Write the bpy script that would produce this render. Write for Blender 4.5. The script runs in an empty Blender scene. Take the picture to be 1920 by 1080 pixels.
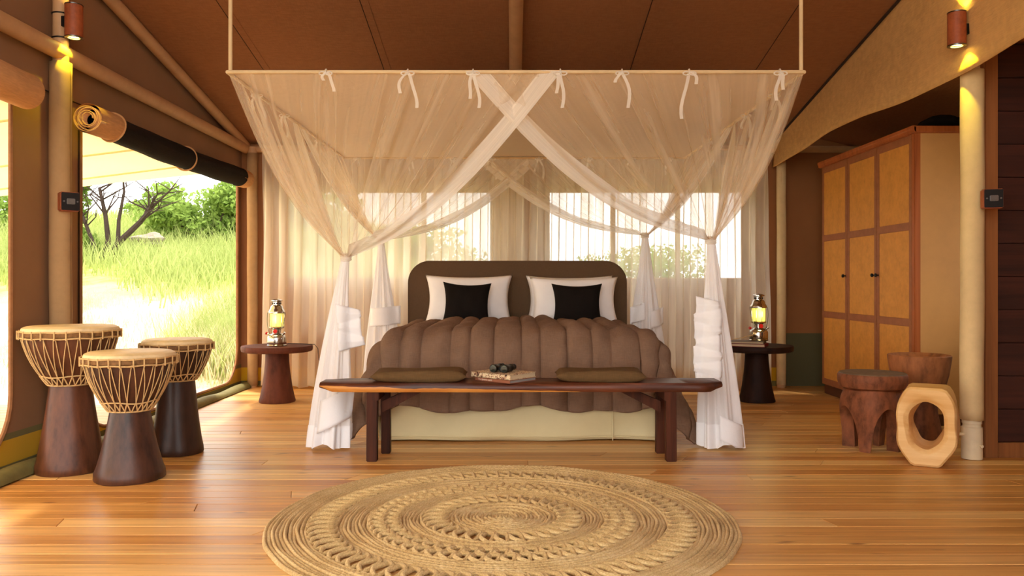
import bpy, bmesh, math, random
import numpy as np
from mathutils import Vector, Matrix, Quaternion
random.seed(7); np.random.seed(7)
PI = math.pi
SC = bpy.context.scene
C = SC.collection

# ------------------------------------------------------------------ camera
F_PX = 1520.0
cam_d = bpy.data.cameras.new('camera'); cam = bpy.data.objects.new('camera', cam_d); C.objects.link(cam)
cam.location = (0, 0, 1.05); cam.rotation_euler = (PI/2, 0, 0)
cam_d.sensor_width = 36.0; cam_d.lens = 36.0*F_PX/1920.0
cam_d.shift_x = -2/1920.0; cam_d.shift_y = -9/1920.0
cam_d.clip_start = 0.05; cam_d.clip_end = 500
SC.camera = cam
# ------------------------------------------------------------------ world, sun, exposure
W = bpy.data.worlds.new('world'); SC.world = W; W.use_nodes = True
bg = W.node_tree.nodes['Background']
bg.inputs[0].default_value = (1.0, 0.985, 0.96, 1); bg.inputs[1].default_value = 1.0
sd = bpy.data.lights.new('sun', 'SUN'); sd.energy = 1.3; sd.angle = math.radians(4); sd.color = (1, 0.93, 0.80)
so = bpy.data.objects.new('sun', sd); C.objects.link(so)
so.rotation_euler = Vector((0.25, -0.30, -0.92)).to_track_quat('-Z', 'Y').to_euler()
SC.view_settings.view_transform = 'Standard'; SC.view_settings.look = 'None'
SC.view_settings.gamma = 1; SC.view_settings.use_curve_mapping = False
SC.view_settings.exposure = 2.22
SC.cycles.use_denoising = True
SC.cycles.max_bounces = 9; SC.cycles.diffuse_bounces = 5; SC.cycles.glossy_bounces = 3
SC.cycles.use_adaptive_sampling = True; SC.cycles.adaptive_threshold = 0.03
SC.cycles.transmission_bounces = 6; SC.cycles.transparent_max_bounces = 24
SC.cycles.sample_clamp_indirect = 8

# ------------------------------------------------------------------ helpers
def S(r, g, b):
    def f(c):
        c /= 255.0
        return c/12.92 if c <= 0.04045 else ((c+0.055)/1.055)**2.4
    return (f(r), f(g), f(b), 1.0)

def link(name, me, mat, parent=None, loc=None):
    o = bpy.data.objects.new(name, me); C.objects.link(o)
    if mat is not None and len(me.materials) == 0: me.materials.append(mat)
    if parent is not None: o.parent = parent
    if loc is not None: o.location = loc
    return o

def tag(o, label=None, cat=None, group=None, kind=None):
    if label: o['label'] = label
    if cat: o['category'] = cat
    if group: o['group'] = group
    if kind: o['kind'] = kind
    return o

def thing(name, label, cat, loc=(0, 0, 0), group=None, rz=0.0):
    o = bpy.data.objects.new(name, None); C.objects.link(o)
    o.location = loc; o.rotation_euler = (0, 0, rz); o.empty_display_size = 0.1
    return tag(o, label, cat, group)

class MB:
    """collects shapes that make up ONE mesh"""
    def __init__(s): s.v = []; s.f = []; s.uv = None
    def add(s, vs, fs):
        n = len(s.v); s.v += [tuple(p) for p in vs]; s.f += [tuple(i+n for i in f) for f in fs]
    def box(s, c, size, M=None, taper=None):
        x, y, z = size[0]/2, size[1]/2, size[2]/2
        vs = [Vector((a*x, b*y, d*z)) for a, b, d in ((-1,-1,-1),(1,-1,-1),(1,1,-1),(-1,1,-1),(-1,-1,1),(1,-1,1),(1,1,1),(-1,1,1))]
        if M is not None: vs = [M @ p for p in vs]
        vs = [p+Vector(c) for p in vs]
        s.add(vs, ((0,3,2,1),(4,5,6,7),(0,1,5,4),(1,2,6,5),(2,3,7,6),(3,0,4,7)))
    def tube(s, pts, r, n=8, closed=False, caps=True):
        pts = [Vector(p) for p in pts]; N = len(pts)
        if N < 2: return
        rs = r if isinstance(r, (list, tuple)) else [r]*N
        T = []
        for i in range(N):
            if closed: t = pts[(i+1) % N]-pts[i-1]
            else: t = pts[min(i+1, N-1)]-pts[max(i-1, 0)]
            T.append(t.normalized() if t.length > 1e-9 else Vector((0,0,1)))
        up = Vector((0,0,1)) if abs(T[0].z) < 0.9 else Vector((1,0,0))
        nrm = (up-T[0]*up.dot(T[0])).normalized(); vs = []
        for i in range(N):
            nrm = (nrm-T[i]*nrm.dot(T[i]))
            nrm = nrm.normalized() if nrm.length > 1e-6 else T[i].orthogonal().normalized()
            b = T[i].cross(nrm)
            for k in range(n):
                a = 2*PI*k/n
                vs.append(pts[i]+(nrm*math.cos(a)+b*math.sin(a))*rs[i])
        fs = []
        for i in range(N if closed else N-1):
            j = (i+1) % N
            for k in range(n):
                l = (k+1) % n
                fs.append((i*n+k, i*n+l, j*n+l, j*n+k))
        if caps and not closed:
            fs.append(tuple(range(n-1, -1, -1))); fs.append(tuple((N-1)*n+k for k in range(n)))
        s.add(vs, fs)
    def lathe(s, prof, n=32, c=(0,0,0), rad=None, capb=True, capt=True):
        vs = []; fs = []
        for (r, z) in prof:
            for k in range(n):
                a = 2*PI*k/n; q = rad(a, z) if rad else 1.0
                vs.append((c[0]+r*q*math.cos(a), c[1]+r*q*math.sin(a), c[2]+z))
        for i in range(len(prof)-1):
            for k in range(n):
                l = (k+1) % n
                fs.append((i*n+k, i*n+l, (i+1)*n+l, (i+1)*n+k))
        if capb: fs.append(tuple(range(n-1, -1, -1)))
        if capt: fs.append(tuple((len(prof)-1)*n+k for k in range(n)))
        s.add(vs, fs)
    def prism(s, poly, axis, a0, a1):
        """poly in the plane normal to axis; axis 0 -> (y,z), 1 -> (x,z), 2 -> (x,y)"""
        def P(p, a): return {0: (a, p[0], p[1]), 1: (p[0], a, p[1]), 2: (p[0], p[1], a)}[axis]
        n = len(poly); vs = [P(p, a0) for p in poly]+[P(p, a1) for p in poly]
        fs = [tuple(range(n-1, -1, -1)), tuple(range(n, 2*n))]
        fs += [(i, (i+1) % n, n+(i+1) % n, n+i) for i in range(n)]
        s.add(vs, fs)
    def build(s, name, mat, parent=None, smooth=True, bevel=0, loc=None, ang=40):
        me = bpy.data.meshes.new(name); me.from_pydata(s.v, [], s.f)
        bm = bmesh.new(); bm.from_mesh(me)
        bmesh.ops.recalc_face_normals(bm, faces=bm.faces)
        if bevel:
            es = [e for e in bm.edges if len(e.link_faces) == 2 and e.calc_face_angle(0) > 0.6]
            bmesh.ops.bevel(bm, geom=es, offset=bevel, segments=2, affect='EDGES', clamp_overlap=True)
        bm.to_mesh(me); bm.free()
        if smooth:
            me.polygons.foreach_set('use_smooth', [True]*len(me.polygons))
            me.set_sharp_from_angle(angle=math.radians(ang))
        return link(name, me, mat, parent, loc)

def grid(name, fn, nu, nv, mat, parent=None, closed=False, thick=0, loc=None):
    """surface fn(u,v); uv map holds (u,v)"""
    vs = []; uv = []
    for i in range(nu+1):
        for j in range(nv+1):
            vs.append(tuple(fn(i/nu, j/nv))); uv.append((i/nu, j/nv))
    fs = []
    m = nv+1
    for i in range(nu):
        for j in range(nv):
            fs.append((i*m+j, (i+1)*m+j, (i+1)*m+j+1, i*m+j+1))
    me = bpy.data.meshes.new(name); me.from_pydata(vs, [], fs)
    ul = me.uv_layers.new(name='UVMap')
    li = np.empty(len(me.loops), dtype=np.int32); me.loops.foreach_get('vertex_index', li)
    ul.data.foreach_set('uv', np.array(uv, dtype=np.float32)[li].ravel())
    me.polygons.foreach_set('use_smooth', [True]*len(me.polygons))
    o = link(name, me, mat, parent, loc)
    if thick:
        md = o.modifiers.new('thick', 'SOLIDIFY'); md.thickness = thick; md.offset = 0
    return o

def fastmesh(name, v, f, mat, parent=None, smooth=False, loc=None):
    me = bpy.data.meshes.new(name); v = np.asarray(v, dtype=np.float32); f = np.asarray(f, dtype=np.int32)
    k = f.shape[1]
    me.vertices.add(len(v)); me.vertices.foreach_set('co', v.ravel())
    me.loops.add(f.size); me.loops.foreach_set('vertex_index', f.ravel())
    me.polygons.add(len(f)); me.polygons.foreach_set('loop_start', np.arange(0, f.size, k, dtype=np.int32))
    if smooth: me.polygons.foreach_set('use_smooth', np.ones(len(f), dtype=bool))
    me.update(calc_edges=True)
    return link(name, me, mat, parent, loc)

def copy_tree(o, parent=None):
    c = o.copy(); C.objects.link(c); c.parent = parent
    for ch in list(o.children): copy_tree(ch, c)
    return c

def lerp(a, b, t): return a+(b-a)*t
def sstep(a, b, x):
    t = min(1, max(0, (x-a)/(b-a))); return t*t*(3-2*t)

# ------------------------------------------------------------------ materials
class NT:
    def __init__(s, name):
        s.m = bpy.data.materials.new(name); s.m.use_nodes = True
        s.t = s.m.node_tree; s.t.nodes.clear()
        s.out = s.t.nodes.new('ShaderNodeOutputMaterial')
    def n(s, typ, **kw):
        nd = s.t.nodes.new(typ)
        for k, v in kw.items():
            if k in nd.inputs: nd.inputs[k].default_value = v
            else: setattr(nd, k, v)
        return nd
    def l(s, a, b): s.t.links.new(a, b)
    def coords(s, kind='Object', scale=(1, 1, 1), rnd=False):
        tc = s.n('ShaderNodeTexCoord'); src = tc.outputs[kind]
        if rnd:
            oi = s.n('ShaderNodeObjectInfo'); ml = s.n('ShaderNodeMath', operation='MULTIPLY'); ml.inputs[1].default_value = 137.0
            s.l(oi.outputs['Random'], ml.inputs[0])
            va = s.n('ShaderNodeVectorMath', operation='ADD'); s.l(src, va.inputs[0]); s.l(ml.outputs[0], va.inputs[1]); src = va.outputs[0]
        mp = s.n('ShaderNodeMapping'); mp.inputs['Scale'].default_value = scale; s.l(src, mp.inputs['Vector'])
        return mp.outputs[0]
    def ramp(s, fac, stops):
        r = s.n('ShaderNodeValToRGB'); e = r.color_ramp.elements
        while len(e) < len(stops): e.new(0.5)
        for i, (p, c) in enumerate(stops): e[i].position = p; e[i].color = c
        s.l(fac, r.inputs[0]); return r.outputs[0]
    def noise(s, vec, scale=5, detail=4, rough=0.55, dist=0.0):
        n = s.n('ShaderNodeTexNoise'); n.inputs['Scale'].default_value = scale; n.inputs['Detail'].default_value = detail
        n.inputs['Roughness'].default_value = rough; n.inputs['Distortion'].default_value = dist
        s.l(vec, n.inputs['Vector']); return n.outputs['Fac']
    def mix(s, fac, a, b, mode='MIX'):
        m = s.n('ShaderNodeMix'); m.data_type = 'RGBA'; m.blend_type = mode
        if isinstance(fac, float): m.inputs[0].default_value = fac
        else: s.l(fac, m.inputs[0])
        for k, x in ((6, a), (7, b)):
            if isinstance(x, tuple): m.inputs[k].default_value = x
            else: s.l(x, m.inputs[k])
        return m.outputs[2]
    def math(s, op, a, b=None):
        m = s.n('ShaderNodeMath', operation=op)
        for k, x in ((0, a), (1, b)):
            if x is None: continue
            if isinstance(x, (int, float)): m.inputs[k].default_value = x
            else: s.l(x, m.inputs[k])
        return m.outputs[0]
    def bump(s, h, strength=0.3, dist=0.01):
        b = s.n('ShaderNodeBump'); b.inputs['Strength'].default_value = strength; b.inputs['Distance'].default_value = dist
        s.l(h, b.inputs['Height']); return b.outputs[0]
    def bsdf(s, col, rough=0.6, metal=0.0, normal=None, spec=0.4, sheen=0):
        p = s.n('ShaderNodeBsdfPrincipled'); p.inputs['Metallic'].default_value = metal
        p.inputs['Specular IOR Level'].default_value = spec; p.inputs['Sheen Weight'].default_value = sheen
        for k, x in (('Base Color', col), ('Roughness', rough)):
            if isinstance(x, (tuple, float, int)): p.inputs[k].default_value = x
            else: s.l(x, p.inputs[k])
        if normal is not None: s.l(normal, p.inputs['Normal'])
        return p
    def done(s, sh): s.l(sh, s.out.inputs[0]); return s.m

def dark(c, k): return (c[0]*k, c[1]*k, c[2]*k, 1)
def m_noise(name, col, var=0.25, scale=6, rough=0.7, bump=0.2, bscale=60, spec=0.3, stretch=(1,1,1), metal=0, rnd=False, sheen=0):
    t = NT(name); v = t.coords('Object', stretch, rnd)
    nn = t.math('ADD', t.math('MULTIPLY', t.noise(v, scale, 5, 0.65), 0.6), t.math('MULTIPLY', t.noise(v, scale*3.7, 4, 0.65), 0.4))
    c = t.ramp(nn, [(0.36, dark(col, 1-var)), (0.5, col), (0.64, dark(col, 1+var*0.75))])
    nb = t.bump(t.noise(v, bscale, 3), bump, 0.004) if bump else None
    return t.done(t.bsdf(c, rough, metal, nb, spec, sheen).outputs[0])

def m_weave(name, col, var=0.18, thread=420, rough=0.9, bump=0.35, big=1.6, sheen=0.15, wr=0.0):
    """woven cloth: fine crossed threads with soft fading"""
    t = NT(name); v = t.coords('Object')
    a = t.noise(t.coords('Object', (thread, thread*0.06, thread*0.06)), 1, 1)
    b = t.noise(t.coords('Object', (thread*0.06, thread*0.06, thread)), 1, 1)
    th = t.math('ADD', a, b)
    c0 = t.ramp(t.noise(v, big, 4), [(0.3, dark(col, 1-var)), (0.75, dark(col, 1+var*0.6))])
    c1 = t.mix(t.math('MULTIPLY', t.math('SUBTRACT', th, 0.75), 0.9), c0, dark(col, 1.35))
    h = th
    if wr:
        h = t.math('ADD', t.math('MULTIPLY', th, 0.15), t.math('MULTIPLY', t.noise(v, 9, 3, 0.6, 0.6), wr))
    return t.done(t.bsdf(c1, rough, 0, t.bump(h, bump, 0.004 if not wr else 0.03), 0.1, sheen).outputs[0])

def m_wood(name, c_dark, c_light, axis=0, scale=1.0, rough=0.5, rnd=True, knots=0.0, bump=0.15, spec=0.35, coat=0.0):
    t = NT(name); st = [14*scale]*3; st[axis] = 0.9*scale
    v = t.coords('Object', tuple(st), rnd)
    n1 = t.noise(v, 1.0, 6, 0.6, 0.8)
    st2 = [90*scale]*3; st2[axis] = 2.0*scale
    n2 = t.noise(t.coords('Object', tuple(st2), rnd), 1.0, 3)
    f = t.math('ADD', t.math('MULTIPLY', n1, 0.75), t.math('MULTIPLY', n2, 0.25))
    c = t.ramp(f, [(0.33, c_dark), (0.66, c_light)])
    if knots:
        st3 = [13.0*scale]*3; st3[axis] = 3.6*scale
        vo = t.n('ShaderNodeTexVoronoi'); vo.inputs['Scale'].default_value = 1.0; vo.inputs['Randomness'].default_value = 1.0
        t.l(t.coords('Object', tuple(st3), rnd), vo.inputs['Vector'])
        k = t.ramp(vo.outputs['Distance'], [(0.0, (1,1,1,1)), (0.06, (0.9,0.9,0.9,1)), (0.17, (0,0,0,1))])
        pick = t.math('GREATER_THAN', t.math('FRACT', t.math('MULTIPLY', vo.outputs['Color'], 7.31)), 1.0-knots)
        c = t.mix(t.math('MULTIPLY', t.math('MULTIPLY', k, pick), 0.8), c, dark(c_dark, 0.28))
    p = t.bsdf(c, rough, 0, t.bump(f, bump, 0.004), spec)
    if coat: p.inputs['Coat Weight'].default_value = coat; p.inputs['Coat Roughness'].default_value = 0.25
    return t.done(p.outputs[0])

def m_floor():
    t = NT('pine_floorboard')
    oi = t.n('ShaderNodeObjectInfo')
    base = t.ramp(oi.outputs['Random'], [(0.0, S(188,126,60)), (0.3, S(216,164,94)), (0.55, S(198,138,70)), (0.8, S(232,188,120)), (1.0, S(208,152,82))])
    v = t.coords('Object', (0.7, 22, 22), True)
    n1 = t.noise(v, 1.0, 6, 0.6, 0.9)
    n2 = t.noise(t.coords('Object', (2.0, 150, 150), True), 1.0, 2)
    f = t.math('ADD', t.math('MULTIPLY', n1, 0.7), t.math('MULTIPLY', n2, 0.3))
    g = t.ramp(f, [(0.32, (0.55,0.45,0.36,1)), (0.52, (1,1,1,1)), (0.72, (1.2,1.22,1.25,1))])
    c = t.mix(1.0, base, g, 'MULTIPLY')
    vo = t.n('ShaderNodeTexVoronoi'); vo.inputs['Scale'].default_value = 1.0
    t.l(t.coords('Object', (4.2, 15, 15), True), vo.inputs['Vector'])
    k = t.ramp(vo.outputs['Distance'], [(0.0, (1,1,1,1)), (0.07, (0.85,0.85,0.85,1)), (0.2, (0,0,0,1))])
    sp = t.n('ShaderNodeSeparateColor'); t.l(vo.outputs['Color'], sp.inputs[0])
    pick = t.math('GREATER_THAN', sp.outputs[0], 0.72)
    c = t.mix(t.math('MULTIPLY', t.math('MULTIPLY', k, pick), 0.8), c, S(86,40,14))
    r = t.math('ADD', t.math('MULTIPLY', n1, 0.2), 0.27)
    return t.done(t.bsdf(c, r, 0, t.bump(f, 0.08, 0.003), 0.4).outputs[0])

def m_net(name, col, opac, lo, hi, streaks=70, trans=0.45):
    """sheer cloth: share of light passes between the threads; density varies from fold to fold"""
    t = NT(name)
    tc = t.n('ShaderNodeTexCoord')
    mp = t.n('ShaderNodeMapping'); mp.inputs['Scale'].default_value = (streaks, 1.3, 1); t.l(tc.outputs['UV'], mp.inputs[0])
    n = t.noise(mp.outputs[0], 1.0, 3, 0.6)
    r = t.ramp(n, [(0.32, (lo, lo, lo, 1)), (0.55, (opac, opac, opac, 1)), (0.75, (hi, hi, hi, 1))])
    d = t.n('ShaderNodeBsdfDiffuse'); d.inputs[0].default_value = col
    tl = t.n('ShaderNodeBsdfTranslucent'); tl.inputs[0].default_value = col
    a = t.n('ShaderNodeMixShader'); a.inputs[0].default_value = trans; t.l(d.outputs[0], a.inputs[1]); t.l(tl.outputs[0], a.inputs[2])
    tr = t.n('ShaderNodeBsdfTransparent')
    b = t.n('ShaderNodeMixShader'); t.l(r, b.inputs[0]); t.l(tr.outputs[0], b.inputs[1]); t.l(a.outputs[0], b.inputs[2])
    return t.done(b.outputs[0])

def m_translucent(name, col, trans=0.5, var=0.1):
    t = NT(name); v = t.coords('Object')
    c = t.ramp(t.noise(v, 2.5, 4), [(0.3, dark(col, 1-var)), (0.75, col)])
    d = t.n('ShaderNodeBsdfDiffuse'); tl = t.n('ShaderNodeBsdfTranslucent'); t.l(c, d.inputs[0]); t.l(c, tl.inputs[0])
    nb = t.bump(t.noise(v, 14, 3, 0.6, 0.5), 0.25, 0.02); t.l(nb, d.inputs['Normal'])
    a = t.n('ShaderNodeMixShader'); a.inputs[0].default_value = trans; t.l(d.outputs[0], a.inputs[1]); t.l(tl.outputs[0], a.inputs[2])
    return t.done(a.outputs[0])

def m_wall(name, top, bands):
    """canvas wall with sewn-on coloured bands near the ground: bands = [(z_upper, colour), ...] from the ground up"""
    t = NT(name); tc = t.n('ShaderNodeTexCoord'); sp = t.n('ShaderNodeSeparateXYZ'); t.l(tc.outputs['Object'], sp.inputs[0])
    v = t.coords('Object')
    c = t.ramp(t.noise(v, 1.3, 5), [(0.3, dark(top, 0.88)), (0.7, dark(top, 1.1))])
    for z, col in reversed(bands):
        c = t.mix(t.math('LESS_THAN', sp.outputs[2], z), c, col)
    th = t.noise(t.coords('Object', (300, 300, 300)), 1, 2)
    h = t.math('ADD', t.math('MULTIPLY', th, 0.05), t.noise(v, 3.0, 3, 0.5, 0.4))
    return t.done(t.bsdf(c, 0.85, 0, t.bump(h, 0.35, 0.03), 0.15, 0.05).outputs[0])

def m_emit(name, col, strength, base):
    t = NT(name); p = t.bsdf(base, 0.5); p.inputs['Emission Color'].default_value = col; p.inputs['Emission Strength'].default_value = strength
    return t.done(p.outputs[0])

def m_jute():
    t = NT('jute'); v = t.coords('Object')
    a = t.noise(v, 160, 3, 0.7); b = t.noise(v, 5, 4)
    c = t.ramp(t.math('ADD', t.math('MULTIPLY', a, 0.6), t.math('MULTIPLY', b, 0.4)), [(0.3, S(158,126,76)), (0.5, S(212,180,122)), (0.7, S(238,216,166))])
    return t.done(t.bsdf(c, 0.9, 0, t.bump(t.noise(v, 330, 3, 0.7), 0.7, 0.004), 0.15, 0.1).outputs[0])

def m_bench():
    t = NT('live_edge_hardwood'); tc = t.n('ShaderNodeTexCoord'); sp = t.n('ShaderNodeSeparateXYZ'); t.l(tc.outputs['Object'], sp.inputs[0])
    n1 = t.noise(t.coords('Object', (1.3, 16, 16)), 1, 6, 0.6, 1.0)
    c = t.ramp(n1, [(0.3, S(50,24,14)), (0.52, S(84,42,24)), (0.72, S(124,66,36))])
    # pale sapwood runs along the lower front edge and dies out towards the right
    edge = t.math('ADD', sp.outputs[2], t.math('MULTIPLY', t.noise(t.coords('Object', (4, 1, 1)), 1, 3), 0.03))
    lim = t.math('SUBTRACT', 0.458, t.math('MULTIPLY', t.math('MAXIMUM', t.math('ADD', sp.outputs[0], 0.9), 0.0), 0.024))
    fr = t.math('LESS_THAN', sp.outputs[1], -0.118)
    m = t.math('MULTIPLY', t.math('LESS_THAN', edge, lim), fr)
    sap = t.ramp(n1, [(0.3, S(176,104,40)), (0.7, S(214,148,66))])
    c = t.mix(m, c, sap)
    return t.done(t.bsdf(c, 0.42, 0, t.bump(n1, 0.12, 0.004), 0.4).outputs[0])

M = {}
M['floor'] = m_floor()
M['under'] = m_noise('subfloor', S(60,36,18), rough=0.9)
M['deckb'] = m_wood('bleached_deck_board', S(176,160,136), S(214,200,176), 0, 1, 0.75)
M['roof'] = m_weave('brown_roof_canvas', S(150,102,68), 0.10, 300, 0.85, 0.15, 0.8, 0.0)
M['wall'] = m_wall('brown_wall_canvas', S(150,110,76), [(0.055, S(120,110,66)), (0.19, S(206,160,36)), (0.225, S(120,110,66))])
M['wallb'] = m_wall('brown_back_canvas', S(158,104,64), [(0.055, S(120,110,66)), (0.19, S(216,164,30))])
M['walla'] = m_wall('annex_canvas', S(150,98,58), [(0.54, S(94,88,60))])
M['olive'] = m_noise('olive_groundsheet', S(116,108,62), 0.2, 5, 0.75, 0.3, 30)
M['piping'] = m_noise('tan_binding', S(150,104,66), 0.2, 8, 0.7, 0.2, 200)
M['seam'] = m_noise('dark_seam', S(58,36,22), 0.2, 8, 0.9, 0)
M['pole'] = m_noise('painted_pipe', S(196,152,108), 0.12, 3, 0.55, 0.08, 50)
M['rod'] = m_noise('tan_rod', S(216,186,140), 0.12, 3, 0.5, 0.05, 60)
M['sleeve'] = m_noise('pole_sleeve_shaded', S(170,134,92), 0.15, 3, 0.9, 0.25, 14)  # darker copy of the cream sleeve, with shadow put into the colour
M['sleevec'] = m_noise('pole_sleeve_cream', S(218,190,140), 0.12, 3, 0.9, 0.25, 14)
M['pvc'] = m_noise('cream_pipe', S(226,208,172), 0.08, 6, 0.4, 0.03, 60)
M['valance'] = m_weave('tan_valance', S(206,160,100), 0.12, 300, 0.85, 0.3, 1.4, 0, 0.5)
M['mesh'] = m_weave('black_mesh_blind', S(34,28,24), 0.25, 380, 0.85, 0.35, 3, 0.0)
M['canvastan'] = m_weave('tan_roll_canvas', S(196,146,98), 0.15, 300, 0.85, 0.3, 4, 0, 0.4)
M['leather'] = m_noise('orange_leather', S(158,82,46), 0.25, 14, 0.5, 0.25, 160)
M['black'] = m_noise('black_plastic', S(18,16,15), 0.2, 10, 0.35, 0.05, 90)
M['silver'] = m_noise('brushed_metal', S(120,120,116), 0.1, 10, 0.3, 0.0, 90, metal=1.0)
M['chrome'] = m_noise('chrome', S(196,190,182), 0.06, 10, 0.16, 0.0, 90, metal=1.0)
M['red'] = m_noise('red_knob', S(176,24,18), 0.1, 10, 0.4, 0.0)
M['awning'] = m_translucent('cream_awning', S(250,232,196), 0.55, 0.05)
M['net'] = m_net('mosquito_net_warm_lit', S(248,230,204), 0.30, 0.20, 0.54, 46)  # warm bounce light tinted into the white net's colour
M['netd'] = m_net('mosquito_net_gathered', S(254,252,252), 0.88, 0.78, 0.96, 26, 0.3)
M['hem'] = m_net('net_hem', S(252,246,236), 0.72, 0.62, 0.85, 12, 0.4)  # faint warm bounce tint in the hem's white as well
M['white'] = m_translucent('white_cotton', S(254,253,254), 0.15, 0.03)
M['topsheet'] = m_translucent('top_sheet_warm_lit', S(238,217,188), 0.15, 0.04)  # beige holds the warm light bounced up from the floor
M['sheerL'] = m_net('sheer_linen_close', S(246,234,210), 0.80, 0.66, 0.93, 34, 0.55)
M['sheerR'] = m_net('sheer_linen_open', S(246,234,210), 0.68, 0.42, 0.90, 34, 0.55)
M['pillow'] = m_noise('white_pillowcase', S(248,244,242), 0.03, 3, 0.85, 0.25, 9, 0.15)
M['blackcloth'] = m_weave('black_linen', S(26,21,18), 0.2, 420, 0.9, 0.3, 4, 0.0)
M['quilt'] = m_weave('brown_linen_quilt', S(126,99,80), 0.16, 430, 0.92, 0.6, 6, 0.0)
M['headb'] = m_weave('brown_upholstery', S(96,74,54), 0.08, 420, 0.9, 0.25, 2, 0.2)
M['skirt'] = m_noise('cream_bed_skirt', S(216,200,154), 0.04, 3, 0.6, 0.12, 7, 0.25)
M['cushion'] = m_weave('olive_brown_cushion', S(100,76,48), 0.2, 420, 0.9, 0.35, 6, 0.0, 0.4)
M['bench'] = m_bench()
M['benchleg'] = m_wood('bench_leg_wood', S(44,22,13), S(88,46,27), 2, 1.0, 0.6, False, spec=0.15)
M['drumwood'] = m_noise('drum_wood', S(88,50,30), 0.6, 7, 0.42, 0.3, 24, 0.35, (1,1,0.3), rnd=True)
M['drummid'] = m_noise('drum_wood_mid', S(72,43,30), 0.6, 7, 0.40, 0.3, 24, 0.35, (1,1,0.3), rnd=True)
M['drumdark'] = m_noise('drum_wood_dark', S(58,36,26), 0.55, 7, 0.40, 0.3, 24, 0.35, (1,1,0.3), rnd=True)
M['drumskin'] = m_noise('goat_skin', S(228,200,152), 0.2, 4, 0.55, 0.1, 60, rnd=True)
M['skinedge'] = m_noise('skin_collar', S(120,84,46), 0.5, 22, 0.7, 0.4, 90, rnd=True)
M['rope'] = m_noise('tan_cord', S(206,170,116), 0.2, 40, 0.8, 0.4, 300)
M['tablew'] = m_noise('dark_red_wood', S(94,50,34), 0.4, 5, 0.6, 0.2, 40, 0.15, (1,1,0.4))
M['tabled'] = m_noise('very_dark_wood', S(46,27,19), 0.4, 5, 0.6, 0.25, 40, 0.15, (1,1,0.4))
M['stoolw'] = m_noise('carved_dark_wood', S(126,74,46), 0.6, 7, 0.6, 0.4, 30, 0.2, (1,1,0.5))
M['stooltop'] = m_noise('grey_worn_wood', S(112,90,72), 0.3, 9, 0.7, 0.3, 60)
M['stoolb'] = m_noise('carved_reddish_wood', S(158,98,58), 0.45, 6, 0.6, 0.3, 30, 0.2, (1,1,0.4))
M['stoolp'] = m_wood('carved_pale_wood', S(214,158,88), S(244,206,142), 0, 0.5, 0.5, False)
M['wpanel'] = m_noise('ochre_hide_panel', S(214,146,64), 0.14, 9, 0.6, 0.25, 80)
M['wtrim'] = m_noise('brown_leather_strip', S(158,96,60), 0.15, 9, 0.55, 0.15, 90)
M['wframe'] = m_wood('wardrobe_frame_wood', S(146,74,32), S(190,104,50), 2, 0.8, 0.5, False)
M['wside'] = m_noise('tan_side_panel', S(206,150,88), 0.06, 3, 0.6, 0.05, 100)
M['plinth'] = m_noise('wardrobe_plinth', S(92,52,28), 0.2, 6, 0.6, 0.1)
M['screenw'] = m_wood('dark_screen_board', S(40,18,13), S(74,36,24), 0, 0.8, 0.65)
M['screenf'] = m_wood('screen_frame', S(116,68,32), S(156,98,52), 2, 0.8, 0.6, False)
M['jute'] = m_jute()
M['flowers'] = None
M['glow'] = m_emit('frosted_lantern_glass', S(250,232,110), 0.16, S(214,200,110))
M['led'] = m_emit('lamp_lens', S(255,236,120), 6.0, S(240,230,170))
M['glass'] = m_noise('dark_lens_glass', S(22,32,32), 0.4, 60, 0.06, 0, spec=0.8)
M['paper'] = m_noise('page_block', S(206,184,150), 0.1, 40, 0.8, 0.3, 300, stretch=(1,1,20))
M['greypaper'] = m_noise('grey_page_block', S(150,144,140), 0.1, 40, 0.8, 0.3, 300, stretch=(1,1,20))
M['bookbrown'] = m_noise('brown_book_cover', S(150,92,66), 0.1, 10, 0.5, 0.05)
M['bookgrey'] = m_noise('taupe_book_cover', S(92,72,60), 0.1, 10, 0.5, 0.05)
M['bookred'] = m_noise('red_book_cover', S(134,32,30), 0.1, 10, 0.5, 0.05)
M['ink'] = m_noise('spine_lettering', S(226,206,186), 0.05, 10, 0.6, 0)
M['bark'] = m_noise('grey_brown_bark', S(58,44,36), 0.3, 12, 0.9, 0.5, 40)
M['rock'] = m_noise('grey_rock', S(130,118,104), 0.25, 4, 0.9, 0.5, 14)
def m_leaf(name, a, b, trans=0.35):
    t = NT(name); v = t.coords('Object')
    c = t.ramp(t.noise(v, 2.2, 5, 0.7), [(0.3, a), (0.7, b)])
    d = t.n('ShaderNodeBsdfDiffuse'); tl = t.n('ShaderNodeBsdfTranslucent'); t.l(c, d.inputs[0]); t.l(c, tl.inputs[0])
    m = t.n('ShaderNodeMixShader'); m.inputs[0].default_value = trans; t.l(d.outputs[0], m.inputs[1]); t.l(tl.outputs[0], m.inputs[2])
    return t.done(m.outputs[0])
M['leafA'] = m_leaf('bush_leaf', S(96,124,52), S(164,186,96))
M['leafB'] = m_leaf('tree_leaf', S(84,112,44), S(146,170,80))
M['grass'] = m_leaf('green_grass', S(124,138,72), S(184,192,122))
M['grassdry'] = m_leaf('dry_grass', S(190,176,128), S(226,216,176))
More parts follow.
